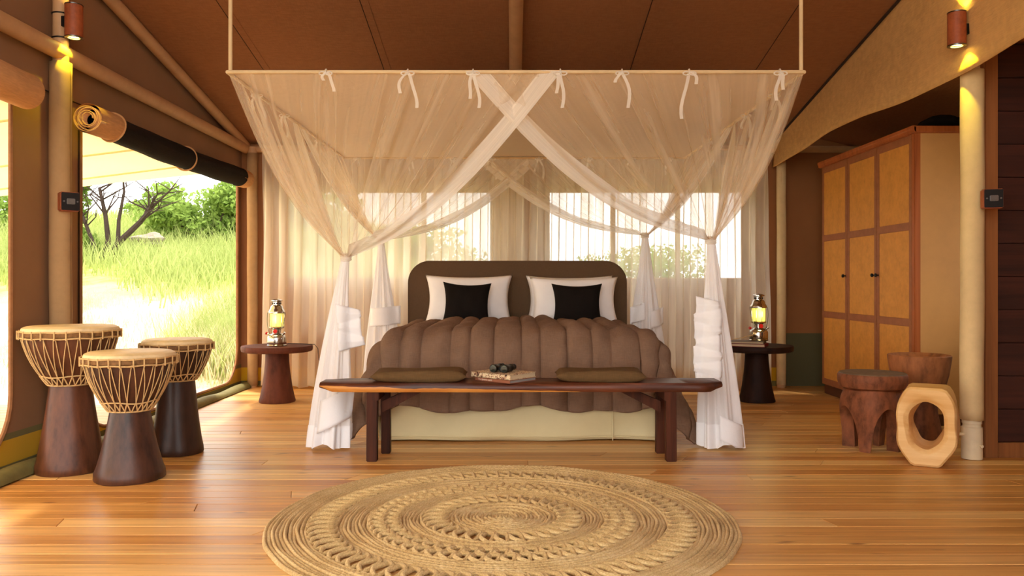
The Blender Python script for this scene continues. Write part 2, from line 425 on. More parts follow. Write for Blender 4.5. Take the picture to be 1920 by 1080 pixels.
def m_ground():
    t = NT('savanna_ground'); v = t.coords('Object')
    c = t.ramp(t.noise(v, 0.5, 6, 0.65), [(0.3, S(160,144,106)), (0.5, S(192,180,144)), (0.7, S(208,198,164))])
    sp = t.n('ShaderNodeSeparateXYZ'); t.l(v, sp.inputs[0])
    far = t.ramp(t.math('ADD', t.math('MULTIPLY', t.math('SUBTRACT', sp.outputs[1], 15.0), 0.2), t.math('MULTIPLY', t.noise(v, 0.6, 4), 0.8)), [(0.2, (0,0,0,1)), (0.7, (1,1,1,1))])
    c = t.mix(far, c, t.ramp(t.noise(v, 3, 5), [(0.3, S(140,148,62)), (0.7, S(196,198,104))]))
    return t.done(t.bsdf(c, 0.95, 0, t.bump(t.noise(v, 6, 6, 0.7), 0.6, 0.1), 0.1).outputs[0])
M['ground'] = m_ground()
def m_flower():
    t = NT('floral_cover'); v = t.coords('Object')
    c = t.ramp(t.noise(v, 55, 3, 0.6, 1.2), [(0.36, S(48,38,30)), (0.42, S(150,92,70)), (0.5, S(216,196,158)), (0.62, S(226,206,168)), (0.7, S(186,120,92))])
    return t.done(t.bsdf(c, 0.55).outputs[0])
M['flowers'] = m_flower()
def m_screen():
    t = NT('insect_screen'); d = t.n('ShaderNodeBsdfDiffuse'); d.inputs[0].default_value = S(70,64,56)
    tr = t.n('ShaderNodeBsdfTransparent'); m = t.n('ShaderNodeMixShader'); m.inputs[0].default_value = 0.22
    t.l(tr.outputs[0], m.inputs[1]); t.l(d.outputs[0], m.inputs[2]); return t.done(m.outputs[0])
M['screen'] = m_screen()

# ================================================================== SETTING
YB = 8.28                                  # back wall
def roof_z(y): return 2.47+0.19*(8.25-y)

# ---- floor of separate boards
fl = MB(); fl.box((0.45, 3.6, -0.05), (6.6, 9.5, 0.04)); floor = tag(fl.build('floor', M['under'], smooth=False), kind='structure')
y = 0.30; PW = 0.1185
while y < 8.30:
    x = -2.83-random.random()*1.6; sk = 0.0
    w = PW
    while x < 3.72:
        L = random.uniform(1.5, 3.8); x1 = x+L
        a = max(x, -2.83); b = min(x1, 3.72)
        if b-a > 0.05:
            sk0 = 0.0 if a == -2.83 else sk; sk1 = 0.0 if b == 3.72 else random.choice((0, 0.06, 0.06, -0.03)); sk = sk1
            cx = (a+b)/2; g = 0.0012
            m = MB(); dz = random.uniform(-0.0006, 0.0006)
            vs = [(a-cx+g, g-w/2, -0.028), (b-cx-g, g-w/2, -0.028), (b-cx-g+sk1, w/2-g, -0.028), (a-cx+g+sk0, w/2-g, -0.028)]
            top = [(p[0], p[1], dz) for p in vs]
            ins = [(p[0]+(0.0018 if i in (0, 3) else -0.0018), p[1]+(0.0018 if i in (0, 1) else -0.0018), dz) for i, p in enumerate(vs)]
            low = [(p[0], p[1], dz-0.0018) for p in vs]
            m.add(vs+low+ins, [(0,1,5,4),(1,2,6,5),(2,3,7,6),(3,0,4,7),(4,5,9,8),(5,6,10,9),(6,7,11,10),(7,4,8,11),(8,9,10,11),(3,2,1,0)])
            m.build('floorboard', M['floor'], floor, smooth=False, loc=(cx, y+w/2, 0))
        x = x1
    y += w

# ---- roof canvas (rises towards the front), seams and pipes
Yf = -0.6
rm = MB()
for a, b in ((-2.83, -1.02), (-1.02, 0.02), (0.02, 0.98), (0.98, 2.83)):
    pass
rm.add([(-2.83, 8.32, roof_z(8.32)), (2.83, 8.32, roof_z(8.32)), (2.83, Yf, roof_z(Yf)), (-2.83, Yf, roof_z(Yf)),
        (-2.83, 8.32, roof_z(8.32)+0.02), (2.83, 8.32, roof_z(8.32)+0.02), (2.83, Yf, roof_z(Yf)+0.02), (-2.83, Yf, roof_z(Yf)+0.02)],
       [(0,1,2,3),(7,6,5,4),(0,4,5,1),(1,5,6,2),(2,6,7,3),(3,7,4,0)])
ceil = tag(rm.build('ceiling', M['roof'], smooth=False), kind='structure')
for sx in (-2.0, -1.02, 0.98, 2.0):
    m = MB()
    wd = 0.028
    for k in range(1):
        m.add([(sx-wd, 8.2, roof_z(8.2)-0.004), (sx+wd, 8.2, roof_z(8.2)-0.004), (sx+wd, Yf, roof_z(Yf)-0.004), (sx-wd, Yf, roof_z(Yf)-0.004),
               (sx-wd, 8.2, roof_z(8.2)), (sx+wd, 8.2, roof_z(8.2)), (sx+wd, Yf, roof_z(Yf)), (sx-wd, Yf, roof_z(Yf))],
              [(0,1,2,3),(7,6,5,4),(0,4,5,1),(1,5,6,2),(2,6,7,3),(3,7,4,0)])
    m.build('roof_seam', M['roof'], ceil, smooth=False)
    m = MB(); m.tube([(sx-wd, 8.2, roof_z(8.2)-0.004), (sx-wd, Yf, roof_z(Yf)-0.004)], 0.003, 4); m.build('stitching', M['seam'], ceil)

def pipe(name, pts, r, label, mat='pole', n=16):
    c = Vector(pts[0]); m = MB(); m.tube([Vector(p)-c for p in pts], r, n)
    return tag(m.build(name, M[mat], loc=c), label, 'pipe')
pipe('roof_rafter', [(0.02, 8.22, roof_z(8.22)-0.055), (0.02, Yf, roof_z(Yf)-0.055)], 0.05, 'tan pipe rafter running up the middle of the brown roof')
pipe('roof_rafter', [(-2.70, 8.20, 2.44), (-2.70, Yf, 2.44+0.19*(8.2-Yf)-0.03)], 0.045, 'sloping tan pipe rafter rising under the roof at the left side')
pipe('roof_rafter', [(2.74, 8.20, 2.44), (2.74, Yf, 2.44+0.19*(8.2-Yf)-0.03)], 0.04, 'sloping rafter pipe behind the tan valance at the right side')
pipe('eave_beam', [(-2.70, 8.20, 2.41), (-2.70, Yf, 2.46)], 0.05, 'level tan pipe beam above the left canvas wall openings')
pipe('eave_beam', [(-2.74, 8.20, 2.405), (3.72, 8.20, 2.405)], 0.035, 'tan pipe along the top of the back wall')

# ---- left wall with two big openings
XL = -2.78
def rrect(y0, y1, z0, z1, rb, rt, n=8):
    p = []
    for cx, cy, r, a0 in ((y0+rb, z0+rb, rb, PI), (y1-rb, z0+rb, rb, 1.5*PI), (y1-rt, z1-rt, rt, 0), (y0+rt, z1-rt, rt, PI/2)):
        for k in range(n+1):
            a = a0+PI/2*k/n; p.append((cx+r*math.cos(a), cy+r*math.sin(a)))
    return p
def holed(name, outer, holes, to3, mat, thick, parent=None):
    bm = bmesh.new(); es = []
    for loop in [outer]+holes:
        vs = [bm.verts.new(to3(p)) for p in loop]
        for i in range(len(vs)): es.append(bm.edges.new((vs[i], vs[(i+1) % len(vs)])))
    bmesh.ops.triangle_fill(bm, edges=es, use_beauty=True, use_dissolve=False)
    bmesh.ops.recalc_face_normals(bm, faces=bm.faces)
    me = bpy.data.meshes.new(name); bm.to_mesh(me); bm.free()
    o = link(name, me, mat, parent)
    md = o.modifiers.new('thick', 'SOLIDIFY'); md.thickness = thick; md.offset = 0
    return o
OP = [rrect(0.6, 4.475, 0.075, 2.10, 0.36, 0.04), rrect(5.20, 8.16, 0.075, 2.10, 0.36, 0.04)]
wl = holed('wall_left', [(Yf, -0.02), (8.28, -0.02), (8.28, roof_z(8.28)), (Yf, roof_z(Yf))], OP, lambda p: (XL, p[0], p[1]), M['wall'], 0.012)
tag(wl, kind='structure')
for loop in OP:
    m = MB(); m.tube([(XL+0.006, p[0], p[1]) for p in loop], 0.013, 6, closed=True); m.build('opening_binding', M['piping'], wl)
# flat band of canvas under the eave, zip flap, seams
m = MB(); m.box((XL+0.012, 3.85, 2.30), (0.008, 8.8, 0.22)); m.build('header_band', M['wall'], wl, smooth=False)
m = MB(); m.tube([(XL+0.018, -0.5, 2.19), (XL+0.018, 8.2, 2.19)], 0.004, 5); m.build('header_stitching', M['seam'], wl)
m = MB(); m.box((XL+0.010, 5.135, 1.08), (0.012, 0.10, 2.0)); m.build('zip_flap', M['wall'], wl, smooth=False)
m = MB(); m.tube([(XL+0.022, 5.15, 0.1), (XL+0.022, 5.15, 2.05)], 0.006, 5); m.build('zip', M['seam'], wl)
# ground-sheet flap lying along the foot of the wall
def gs(u, v):
    yy = lerp(-0.5, 8.2, u); a = v*PI
    return (XL+0.02+0.075*(1-math.cos(a))*0.9, yy, 0.004+0.05*math.sin(a)*(1+0.25*math.sin(yy*3.1)+0.1*math.sin(yy*9))+0.004*v)
o = grid('trim_1', gs, 90, 8, M['olive']); tag(o, kind='structure')

# ---- back wall with two screened windows
WIN = [(-2.30, -0.22, 1.09, 1.985), (0.36, 2.34, 1.09, 1.985)]
wb = holed('wall_back', [(-2.83, -0.02), (2.74, -0.02), (2.74, roof_z(YB)), (-2.83, roof_z(YB))], [[(a, c), (b, c), (b, d), (a, d)] for a, b, c, d in WIN], lambda p: (p[0], YB, p[1]), M['wallb'], 0.012)
tag(wb, kind='structure')
for i, (a, b, c, d) in enumerate(WIN):
    w = MB(); w.box(((a+b)/2, YB+0.004, (c+d)/2), (b-a, 0.002, d-c)); w = tag(w.build('window_%d' % (i+1), M['screen'], smooth=False), kind='structure')
    for q in ((a, c, b, c), (b, c, b, d), (b, d, a, d), (a, d, a, c)):
        m = MB(); m.tube([(q[0], YB-0.01, q[1]), (q[2], YB-0.01, q[3])], 0.014, 6); m.build('window_binding', M['piping'], w)
    for k in (1, 2):
        xx = lerp(a, b, k/3); m = MB(); m.box((xx, YB-0.003, (c+d)/2), (0.05, 0.01, d-c)); m.build('window_strap', M['wallb'], w, smooth=False)
# annex walls behind the wardrobe and beyond
m = MB(); m.box((3.28, YB, 1.30), (1.08, 0.012, 2.64)); tag(m.build('wall_annex', M['walla'], smooth=False), kind='structure')
o = holed('wall_right', [(-0.6, -0.02), (8.3, -0.02), (8.3, 2.62), (-0.6, 2.62)], [[(5.05, 0.9), (5.75, 0.9), (5.75, 1.9), (5.05, 1.9)]], lambda p: (3.82, p[0], p[1]), M['walla'], 0.012); tag(o, kind='structure')  # the hole is an unseen opening added to brighten the wardrobe end
m = MB(); m.box((3.824, 5.40, 1.40), (0.002, 0.7, 1.0)); tag(m.build('window_3', M['screen'], smooth=False), kind='structure')  # screen pane over the added daylight opening
m = MB(); m.box((2.55, Yf, 1.9), (2.6, 0.012, 4.3)); tag(m.build('added_light_blocker', M['wallb'], smooth=False), kind='structure')  # unseen sheet added behind the camera to keep the right side darker
m = MB(); m.add([(2.70, 8.32, 2.62), (3.85, 8.32, 2.36), (3.85, 1.4, 2.36), (2.70, 1.4, 2.62), (2.70, 8.32, 2.64), (3.85, 8.32, 2.38), (3.85, 1.4, 2.38), (2.70, 1.4, 2.64)],
                [(0,1,2,3),(7,6,5,4),(0,4,5,1),(1,5,6,2),(2,6,7,3),(3,7,4,0)]); tag(m.build('ceiling', M['roof'], smooth=False), kind='structure')

# ---- valance on the right, from the roof edge down, scalloped lower hem
def val(u, v):
    yy = lerp(8.20, 1.2, u); zt = roof_z(yy)-0.005
    zb = 2.30+0.05*math.sin((yy-4.85)/3.35*PI*1.0)**2*(-0.2)+0.03*math.sin(yy*2.1)-0.05*sstep(6.2, 8.2, yy)
    z = lerp(zt, zb, v)
    return (2.635+0.014*v*math.sin(yy*2.6+v*2)+0.006*math.sin(yy*7+z*3)*v, yy, z)
o = grid('valance', val, 120, 14, M['valance'], thick=0.006); tag(o, 'wide tan canvas valance hanging below the roof edge on the right', 'valance')
m = MB(); m.tube([(2.63, yy, roof_z(yy)-0.012) for yy in np.linspace(8.2, 1.2, 20)], 0.012, 6); m.build('valance_binding', M['seam'], o)

# ---- outdoors: deck, ground, awning
dk = MB(); dk.box((-5.2, 3.6, -0.08), (4.7, 9.4, 0.04)); deck = tag(dk.build('deck', M['under'], smooth=False), kind='structure')
m = MB(); m.box((0, 0, 0), (4.7, 0.136, 0.03)); first = m.build('deck_board', M['deckb'], deck, smooth=False, bevel=0.003, loc=(-5.2, 8.23, -0.045))
for k in range(1, 60):
    o = first.copy(); C.objects.link(o); o.location = (-5.2, 8.23-0.142*k, -0.045)
def gz(x, y):
    s = max(0.0, y-8.6)
    sl = lerp(0.162, 0.035, sstep(-4.5, 1.0, x+0.10*max(0, y-9)))
    h = -0.30+sl*min(s, 22)+0.04*max(0, s-22)*sl/0.16
    return h+0.05*math.sin(x*1.3+y*0.7)*min(1, s*0.3)+0.12*math.sin(x*0.31+1)*math.sin(y*0.23)*min(1, s*0.15)
def gnd(u, v):
    x = lerp(-60, 45, u); y = -14+84*v**1.25
    return (x, y, gz(x, y)-0.02)
o = grid('ground', gnd, 150, 150, M['ground']); tag(o, kind='structure')
def awn(u, v):
    x = lerp(-2.86, -7.4, u); y = lerp(7.95, 0.0, v)
    return (x, y+0.10*math.sin(u*PI)*(-1 if v < 0.01 else 0), 2.14+0.125*(x+2.86)+0.02*math.sin(u*PI)-0.015*abs(math.sin(v*PI*7)))
o = grid('awning', awn, 20, 84, M['awning'], thick=0.004); tag(o, 'cream canvas awning over the deck outside the left openings', 'awning')
for v in (0.085, 0.2, 0.36, 0.55):
    m = MB(); m.tube([(x, lerp(7.95, 0, v), 2.14+0.125*(x+2.86)-0.03) for x in np.linspace(-2.9, -7.4, 8)], 0.008, 6); m.build('awning_seam', M['awning'], o)
for k, yy in enumerate((7.7, 3.9)):
    m = MB(); m.tube([(0, 0, 0), (0, 0, 1.62)], 0.035, 12); tag(m.build('awning_post', M['pole'], loc=(-7.3, yy, -0.03)), ['tan post holding the awning at the far deck corner', 'tan post holding the awning halfway along the deck'][k], 'post')

# ---- grass, bushes, trees
def blades(n, fx, hmin, hmax, wid, mat, name, label):
    P = np.array([fx() for _ in range(n)]); z = np.array([gz(a, b) for a, b in P[:, :2]])
    H = np.random.uniform(hmin, hmax, n)*P[:, 2]; A = np.random.uniform(0, 2*PI, n); Bn = np.random.uniform(0.15, 0.6, n)*H
    ww = wid*(0.7+0.6*np.random.rand(n)); T = np.random.uniform(0, PI, n)
    base = np.stack([P[:, 0], P[:, 1], z-0.03], 1); side = np.stack([np.cos(T)*ww, np.sin(T)*ww, 0*ww], 1)
    mid = base+np.stack([np.cos(A)*Bn*0.35, np.sin(A)*Bn*0.35, H*0.6], 1); tip = base+np.stack([np.cos(A)*Bn, np.sin(A)*Bn, H], 1)
    v = np.stack([base-side, base+side, mid+side*0.7, mid-side*0.7, tip], 1).reshape(-1, 3)
    i = np.arange(n)[:, None]*5
    f = np.concatenate([i+np.array([[0, 1, 2]]), i+np.array([[0, 2, 3]]), i+np.array([[3, 2, 4]])])
    o = fastmesh(name, v, f, mat); tag(o, label, 'grass', kind='stuff')
def f_green():
    while True:
        y = 13.5+27*random.random()**1.35; x = random.uniform(-0.95*y, 0.25*y)
        if random.random() < sstep(15.2, 18.6, y+0.8*math.sin(x*0.8)+0.7*math.sin(x*2.1+y)): break
    return (x, y, 0.6+0.6*random.random()*(0.5+0.5*math.sin(x*0.9)*math.sin(y*0.7)+0.3))
blades(70000, f_green, 0.35, 0.85, 0.012, M['grass'], 'green_grass', 'tall green grass on the slope beyond the deck')
cl = [(random.uniform(-9, 0.5), random.uniform(8.9, 15.5)) for _ in range(160)]
cl += [(-3.55+random.gauss(0, 0.35), 10.6+random.gauss(0, 0.5)) for _ in range(45)]
cl += [(-3.9+random.gauss(0, 0.5), 12.6+random.gauss(0, 0.6)) for _ in range(45)]
def f_dry():
    i = random.randrange(len(cl)); c = cl[i]; s = 0.28 if i < 160 else 0.2
    return (c[0]+random.gauss(0, s), c[1]+random.gauss(0, s), (0.35 if i < 160 else 1.0))
blades(16000, f_dry, 0.2, 0.6, 0.006, M['grassdry'], 'dry_grass', 'pale dry grass tufts on the bare ground')
cg = [(-3.6+random.gauss(0, 0.3), 10.8+random.gauss(0, 0.6)) for _ in range(30)]+[(-4.0+random.gauss(0, 0.4), 13.2+random.gauss(0, 0.7)) for _ in range(30)]
def f_tuft():
    c = random.choice(cg); return (c[0]+random.gauss(0, 0.2), c[1]+random.gauss(0, 0.2), 1)
blades(9000, f_tuft, 0.25, 0.7, 0.007, M['grass'], 'green_tufts', 'bushy green grass tufts beside the tent wall')

def leaves(n, blobs, size, mat, name, parent):
    pts = []
    for _ in range(n):
        b = random.choice(blobs); d = Vector((random.gauss(0,1), random.gauss(0,1), random.gauss(0,1))).normalized()*(random.random()**0.35)
        pts.append((b[0]+d.x*b[3], b[1]+d.y*b[3], b[2]+d.z*b[4]))
    P = np.array(pts); N = len(P)
    a = np.random.normal(size=(N, 3)); a /= np.linalg.norm(a, axis=1)[:, None]
    b = np.random.normal(size=(N, 3)); b -= a*(a*b).sum(1)[:, None]; b /= np.linalg.norm(b, axis=1)[:, None]
    s = (size*(0.6+0.8*np.random.rand(N)))[:, None]
    v = np.stack([P-a*s, P+b*s*0.5, P+a*s, P-b*s*0.5], 1).reshape(-1, 3)
    f = np.arange(N)[:, None]*4+np.array([[0, 1, 2, 3]])
    return fastmesh(name, v, f, mat, parent)
def bush(x, y, w, h, n, leaf, label, size=0.09, group=None):
    t = thing('bush', label, 'bush', (x, y, gz(x, y)-0.05), group)
    bl = [(random.gauss(0, w*0.3), random.gauss(0, w*0.25), random.uniform(0.35, 0.8)*h, w*random.uniform(0.2, 0.34), h*random.uniform(0.18, 0.3)) for _ in range(13)]
    bl += [(random.gauss(0, w*0.28), random.gauss(0, w*0.2), 0.25*h, w*0.3, h*0.25) for _ in range(4)]
    leaves(n, bl, size, M[leaf], 'foliage', t)
    m = MB()
    for b in bl: m.tube([(0, 0, -0.1), (b[0]*0.4, b[1]*0.4, b[2]*0.45), (b[0], b[1], b[2])], [0.05, 0.03, 0.01], 5)
    m.build('stems', M['bark'], t)
def tree(x, y, h, paths, blobs, n, leaf, label, size):
    t = thing('tree', label, 'tree', (x, y, gz(x, y)-0.05))
    m = MB()
    for pts, r0, r1 in paths: m.tube(pts, [0.62*lerp(r0, r1, i/(len(pts)-1)) for i in range(len(pts))], 7)
    m.build('trunk', M['bark'], t)
    leaves(n, blobs, size, M[leaf], 'foliage', t)
bush(-8.75, 23.5, 2.7, 1.85, 8000, 'leafA', 'big leafy green bush on the slope at the right of the left opening', 0.085)
bush(-7.0, 24.5, 3.0, 2.1, 5000, 'leafA', 'tall green bush half hidden behind the tent post by the curtain', 0.085)
bush(-14.7, 32.0, 1.8, 0.95, 1800, 'leafB', 'small distant bush between the bare tree and the big bush', 0.09)
bush(-17.5, 26.0, 3.2, 2.0, 4000, 'leafA', 'green bush seen through the nearest left opening', 0.09)
bush(-3.6, 30.0, 4.0, 1.7, 3500, 'leafA', 'bush behind the left screened window of the back wall', 0.09)
bush(5.2, 31.0, 5.0, 2.2, 3500, 'leafB', 'bush behind the right screened window of the back wall', 0.09)
br = []
trunks = [([(0,0,0), (0.12,0,0.5), (0.05,0,1.1), (-0.15,0.1,1.8)], 0.13, 0.06), ([(0.1,0,0), (0.35,0,0.45), (0.85,0.05,0.95), (1.15,0.1,1.35)], 0.15, 0.08),
          ([(-0.1,0,0), (-0.35,0,0.7), (-0.7,0.1,1.5)], 0.10, 0.05), ([(0.35,0,0.45), (0.32,0.1,1.0), (0.45,0.1,1.7), (0.4,0.1,2.3)], 0.09, 0.03)]
br += trunks
for pts, r0, r1 in list(trunks):
    e = Vector(pts[-1])
    for k in range(9):
        d = Vector((random.gauss(0, 0.6), random.gauss(0, 0.4), random.uniform(0.2, 0.8))); st = Vector(pts[-2]).lerp(e, random.random())
        q = st+d*0.6; w = q+Vector((random.gauss(0, 0.4), random.gauss(0, 0.3), random.uniform(-0.1, 0.4)))
        br.append(([st, q, w], r1*0.6, 0.008))
        for _ in range(2):
            w2 = q+Vector((random.gauss(0, 0.4), random.gauss(0, 0.3), random.uniform(0, 0.4))); br.append(([q, (q+w2)/2+Vector((0.03,0,0.04)), w2], r1*0.3, 0.005))
tree(-9.9, 19.6, 2.5, br, [(-0.95, 0.2, 1.5, 0.5, 0.6), (-1.2, 0.1, 0.8, 0.6, 0.6), (-1.0, 0.4, 2.0, 0.5, 0.4), (-0.3, 0.3, 2.15, 0.25, 0.2), (-1.5, 0, 1.9, 0.6, 0.5), (-0.8,0.2,0.4,0.6,0.4)], 5000, 'leafB', 'half bare tree with dark twisted trunks on the grassy slope', 0.07)
bm = bmesh.new(); bmesh.ops.create_icosphere(bm, subdivisions=3, radius=1)
for v in bm.verts: v.co = Vector((v.co.x*0.42, v.co.y*0.35, v.co.z*0.20))*(1+0.18*math.sin(v.co.x*4+v.co.y*3)+0.1*math.sin(v.co.z*7))
me = bpy.data.meshes.new('boulder'); bm.to_mesh(me); bm.free()
tag(link('boulder', me, M['rock'], None, (-9.4, 21.0, gz(-9.4, 21.0)+0.30)), 'pale grey boulder lying in the grass before the big bush', 'rock')

# ================================================================== POLES AND FIXINGS
def tent_pole(x, y, label, sleeve, z0, z1, ztop, r, base=False, strapz=()):
    t = thing('tent_pole', label, 'pole', (x, y, 0))
    m = MB(); m.tube([(0, 0, 0), (0, 0, ztop)], 0.044, 20); m.build('pipe', M['pvc' if base else 'pole'], t)
    if sleeve:
        def sl(u, v):
            a = u*2*PI; z = lerp(z0, z1, v); rr = r*(1+0.04*math.sin(a*3+z*2)+0.02*math.sin(z*9+a))
            return (rr*math.cos(a), rr*math.sin(a), z)
        grid('sleeve', sl, 28, 30, M[sleeve], t, thick=0.003)
    if base:
        m = MB(); m.lathe([(0.05, 0), (0.058, 0.004), (0.058, 0.19), (0.05, 0.196), (0.05, 0.21), (0.054, 0.214), (0.054, 0.24)], 28); m.build('pipe_socket', M['pvc'], t)
        m = MB(); m.tube([(-0.05, -0.01, 0.15), (-0.085, -0.01, 0.15)], 0.009, 10); m.tube([(-0.085, -0.01, 0.15), (-0.092, -0.01, 0.15)], 0.014, 6); m.build('bolt', M['pvc'], t)
        m = MB(); m.tube([(0.022, -0.05, 0.085), (0.024, -0.066, 0.085)], 0.010, 12); m.build('bolt', M['pvc'], t)
    for z in strapz:
        m = MB(); m.tube([(0.047*math.cos(a), 0.047*math.sin(a), z) for a in np.linspace(0, 2*PI, 24, endpoint=False)], 0.005, 5, closed=True); m.build('strap', M['black'], t)
    return t
tent_pole(-2.70, 4.84, 'sleeved tent pole, shade in its tan colour, standing behind the drums', 'sleeve', 0.02, 2.365, 3.1, 0.06, strapz=(2.51, 2.655))
tent_pole(-2.63, 8.18, 'thin tent pole in the back corner beside the linen curtain', 'sleeve', 0.02, 2.36, 2.42, 0.05)
tent_pole(2.745, 4.85, 'cream sleeved tent pole with white pipe socket beside the dark wood screen', 'sleevec', 0.235, 2.32, 3.1, 0.063, base=True)
tent_pole(2.70, 8.16, 'slim cream tent pole at the back wall behind the right side table', 'sleevec', 0.03, 2.30, 2.46, 0.045)

def wall_lamp(loc, label, rz):
    t = thing('wall_lamp', label, 'lamp', loc, 'leather wall lamps', rz)
    m = MB(); m.lathe([(0.046, -0.095), (0.05, -0.092), (0.05, 0.092), (0.046, 0.095), (0.043, 0.095), (0.043, -0.095), (0.046, -0.095)], 28, capb=False, capt=False); m.build('shade', M['leather'], t)
    for s in (-1, 1):
        m = MB(); m.lathe([(0.034, s*0.093), (0.051, s*0.093), (0.051, s*0.099), (0.034, s*0.099), (0.034, s*0.093)], 28, capb=False, capt=False); m.build('ring', M['silver'], t)
        m = MB(); m.lathe([(0.001, s*0.086), (0.035, s*0.088)], 20); m.build('lens', M['led'], t)
        d = bpy.data.lights.new('lamp_spot', 'SPOT'); d.energy = 3.0; d.color = (1.0, 0.88, 0.03); d.spot_size = math.radians(88); d.spot_blend = 0.25; d.shadow_soft_size = 0.01
        l = bpy.data.objects.new('lamp_spot', d); C.objects.link(l); l.parent = t; l.location = (0, 0, s*0.103); l.rotation_euler = (0.28 if s < 0 else PI-0.28, 0, 0)
    m = MB(); m.box((0, 0.055, 0), (0.03, 0.03, 0.06)); m.build('bracket', M['black'], t)
    return t
wall_lamp((-2.60, 4.80, 2.60), 'brown leather cylinder lamp strapped to the left tent pole', PI/2*0.95)
wall_lamp((2.578, 4.71, 2.525), 'orange leather cylinder lamp mounted on the tan valance at right', -PI/2)

def switch_box(loc, label, rz):
    t = thing('switch_box', label, 'switch', loc, 'leather switch boxes', rz)
    m = MB(); m.box((0, 0, 0), (0.105, 0.07, 0.112)); m.build('box', M['leather'], t, bevel=0.006)
    m = MB(); m.box((0, -0.039, 0), (0.098, 0.008, 0.104)); m.build('plate', M['black'], t, bevel=0.003)
    m = MB(); m.box((0, -0.046, 0), (0.045, 0.008, 0.034)); m.build('rocker', M['silver'], t, bevel=0.003)
    for s in (-1, 1):
        m = MB(); m.tube([(s*0.036, -0.042, 0), (s*0.036, -0.045, 0)], 0.005, 8); m.build('screw', M['silver'], t)
switch_box((-2.625, 4.79, 1.53), 'small orange leather switch box on the left tent pole', 0.75)
switch_box((2.785, 4.715, 1.54), 'black switch plate on a leather box beside the dark wood screen', -0.28)

# ---- dark wooden screen right of the pole
t = thing('wooden_screen', 'dark brown wooden screen of horizontal boards in an ochre frame at right', 'screen', (3.34, 4.90, 0))
for nm, c, s in (('stile', (-0.465, 0, 1.3), (0.08, 0.06, 2.6)), ('stile', (0.465, 0, 1.3), (0.08, 0.06, 2.6)), ('rail', (0, 0, 0.045), (0.85, 0.055, 0.09)), ('rail', (0, 0, 2.55), (0.85, 0.055, 0.09))):
    m = MB(); m.box(c, s); m.build(nm, M['screenf'], t, smooth=False, bevel=0.004)
m = MB(); m.box((0, 0, 0), (0.85, 0.03, 0.196)); b0 = m.build('board', M['screenw'], t, smooth=False, bevel=0.004, loc=(0, 0.008, 0.19))
bk = MB(); bk.box((0, 0.036, 1.3), (0.93, 0.012, 2.5)); bk.build('backing', M['screenw'], t, smooth=False)  # added behind the boards to stop light slits in their gaps
for k in range(1, 12):
    b = b0.copy(); C.objects.link(b); b.location = (0, 0.008+random.uniform(-0.003, 0.003), 0.19+0.2*k)

# ---- roll-up blinds
def roll(y0, y1, z, near_tan, far_tan, label, r=0.088):
    t = thing('rolled_blind', label, 'blind', (-2.615, 0, z), 'rolled-up window blinds')
    def cyl(a, b, rr, mat, name, lump=0.03, sag=0.0):
        def f(u, v):
            q = v*2*PI; yy = lerp(a, b, u); k = rr*(1+lump*math.sin(q*2+yy*5)+lump*0.6*math.sin(yy*11+q))
            return (k*math.cos(q), yy, k*math.sin(q)-sag*math.sin(u*PI))
        return grid(name, f, 40, 28, M[mat], t)
    cyl(y0+0.10, y1-0.12, r*0.98, 'mesh', 'mesh_roll', 0.03, 0.02)
    cyl(y0, y0+near_tan, r*1.02, 'canvastan', 'canvas_end', 0.02)
    cyl(y1-far_tan, y1, r*1.04, 'canvastan', 'canvas_end', 0.04)
    # the coiled layers seen at the ends
    for e, yy in ((0, y0), (1, y1)):
        m = MB(); pts = []
        for k in range(150):
            a = k/150*2*PI*4; rr = 0.03+(r-0.03)*k/150; rr *= 1+0.06*math.sin(a*1.5)
            pts.append((rr*math.cos(a), rr*math.sin(a)))
        vs = []; fs = []
        for k, p in enumerate(pts):
            vs += [(p[0], yy, p[1]), (p[0], yy+(0.25 if e == 0 else -0.25), p[1])]
            if k: fs.append((2*k-2, 2*k, 2*k+1, 2*k-1))
        m.add(vs, fs); o = m.build('coil', M['canvastan'], t); md = o.modifiers.new('t', 'SOLIDIFY'); md.thickness = 0.005; md.offset = 0
        m = MB(); m.lathe([(0.001, 0), (r*0.97, 0)], 24); o = m.build('core', M['mesh'], t, loc=(0, yy+(0.06 if e == 0 else -0.06), 0)); o.rotation_euler = (PI/2, 0, 0)
    yb = y0+near_tan
    m = MB(); m.tube([(r*1.05*math.cos(a), yb-0.005+0.012*math.sin(2*a), r*1.05*math.sin(a)) for a in np.linspace(0, 2*PI, 30, endpoint=False)], 0.008, 6, closed=True); m.build('cuff', M['canvastan'], t)
    ym = lerp(y0, y1, 0.51)
    m = MB(); m.tube([(r*1.02*math.cos(a), ym, -0.02+r*1.08*math.sin(a)) for a in np.linspace(0, 2*PI, 30, endpoint=False)], 0.007, 6, closed=True); m.build('tie_loop', M['canvastan'], t)
roll(4.98, 7.90, 2.065, 0.30, 0.18, 'rolled up black mesh blind with tan canvas ends above the far left opening')
roll(0.7, 4.36, 2.085, 0.30, 0.50, 'rolled up tan canvas blind end at the upper left edge above the near opening', 0.095)

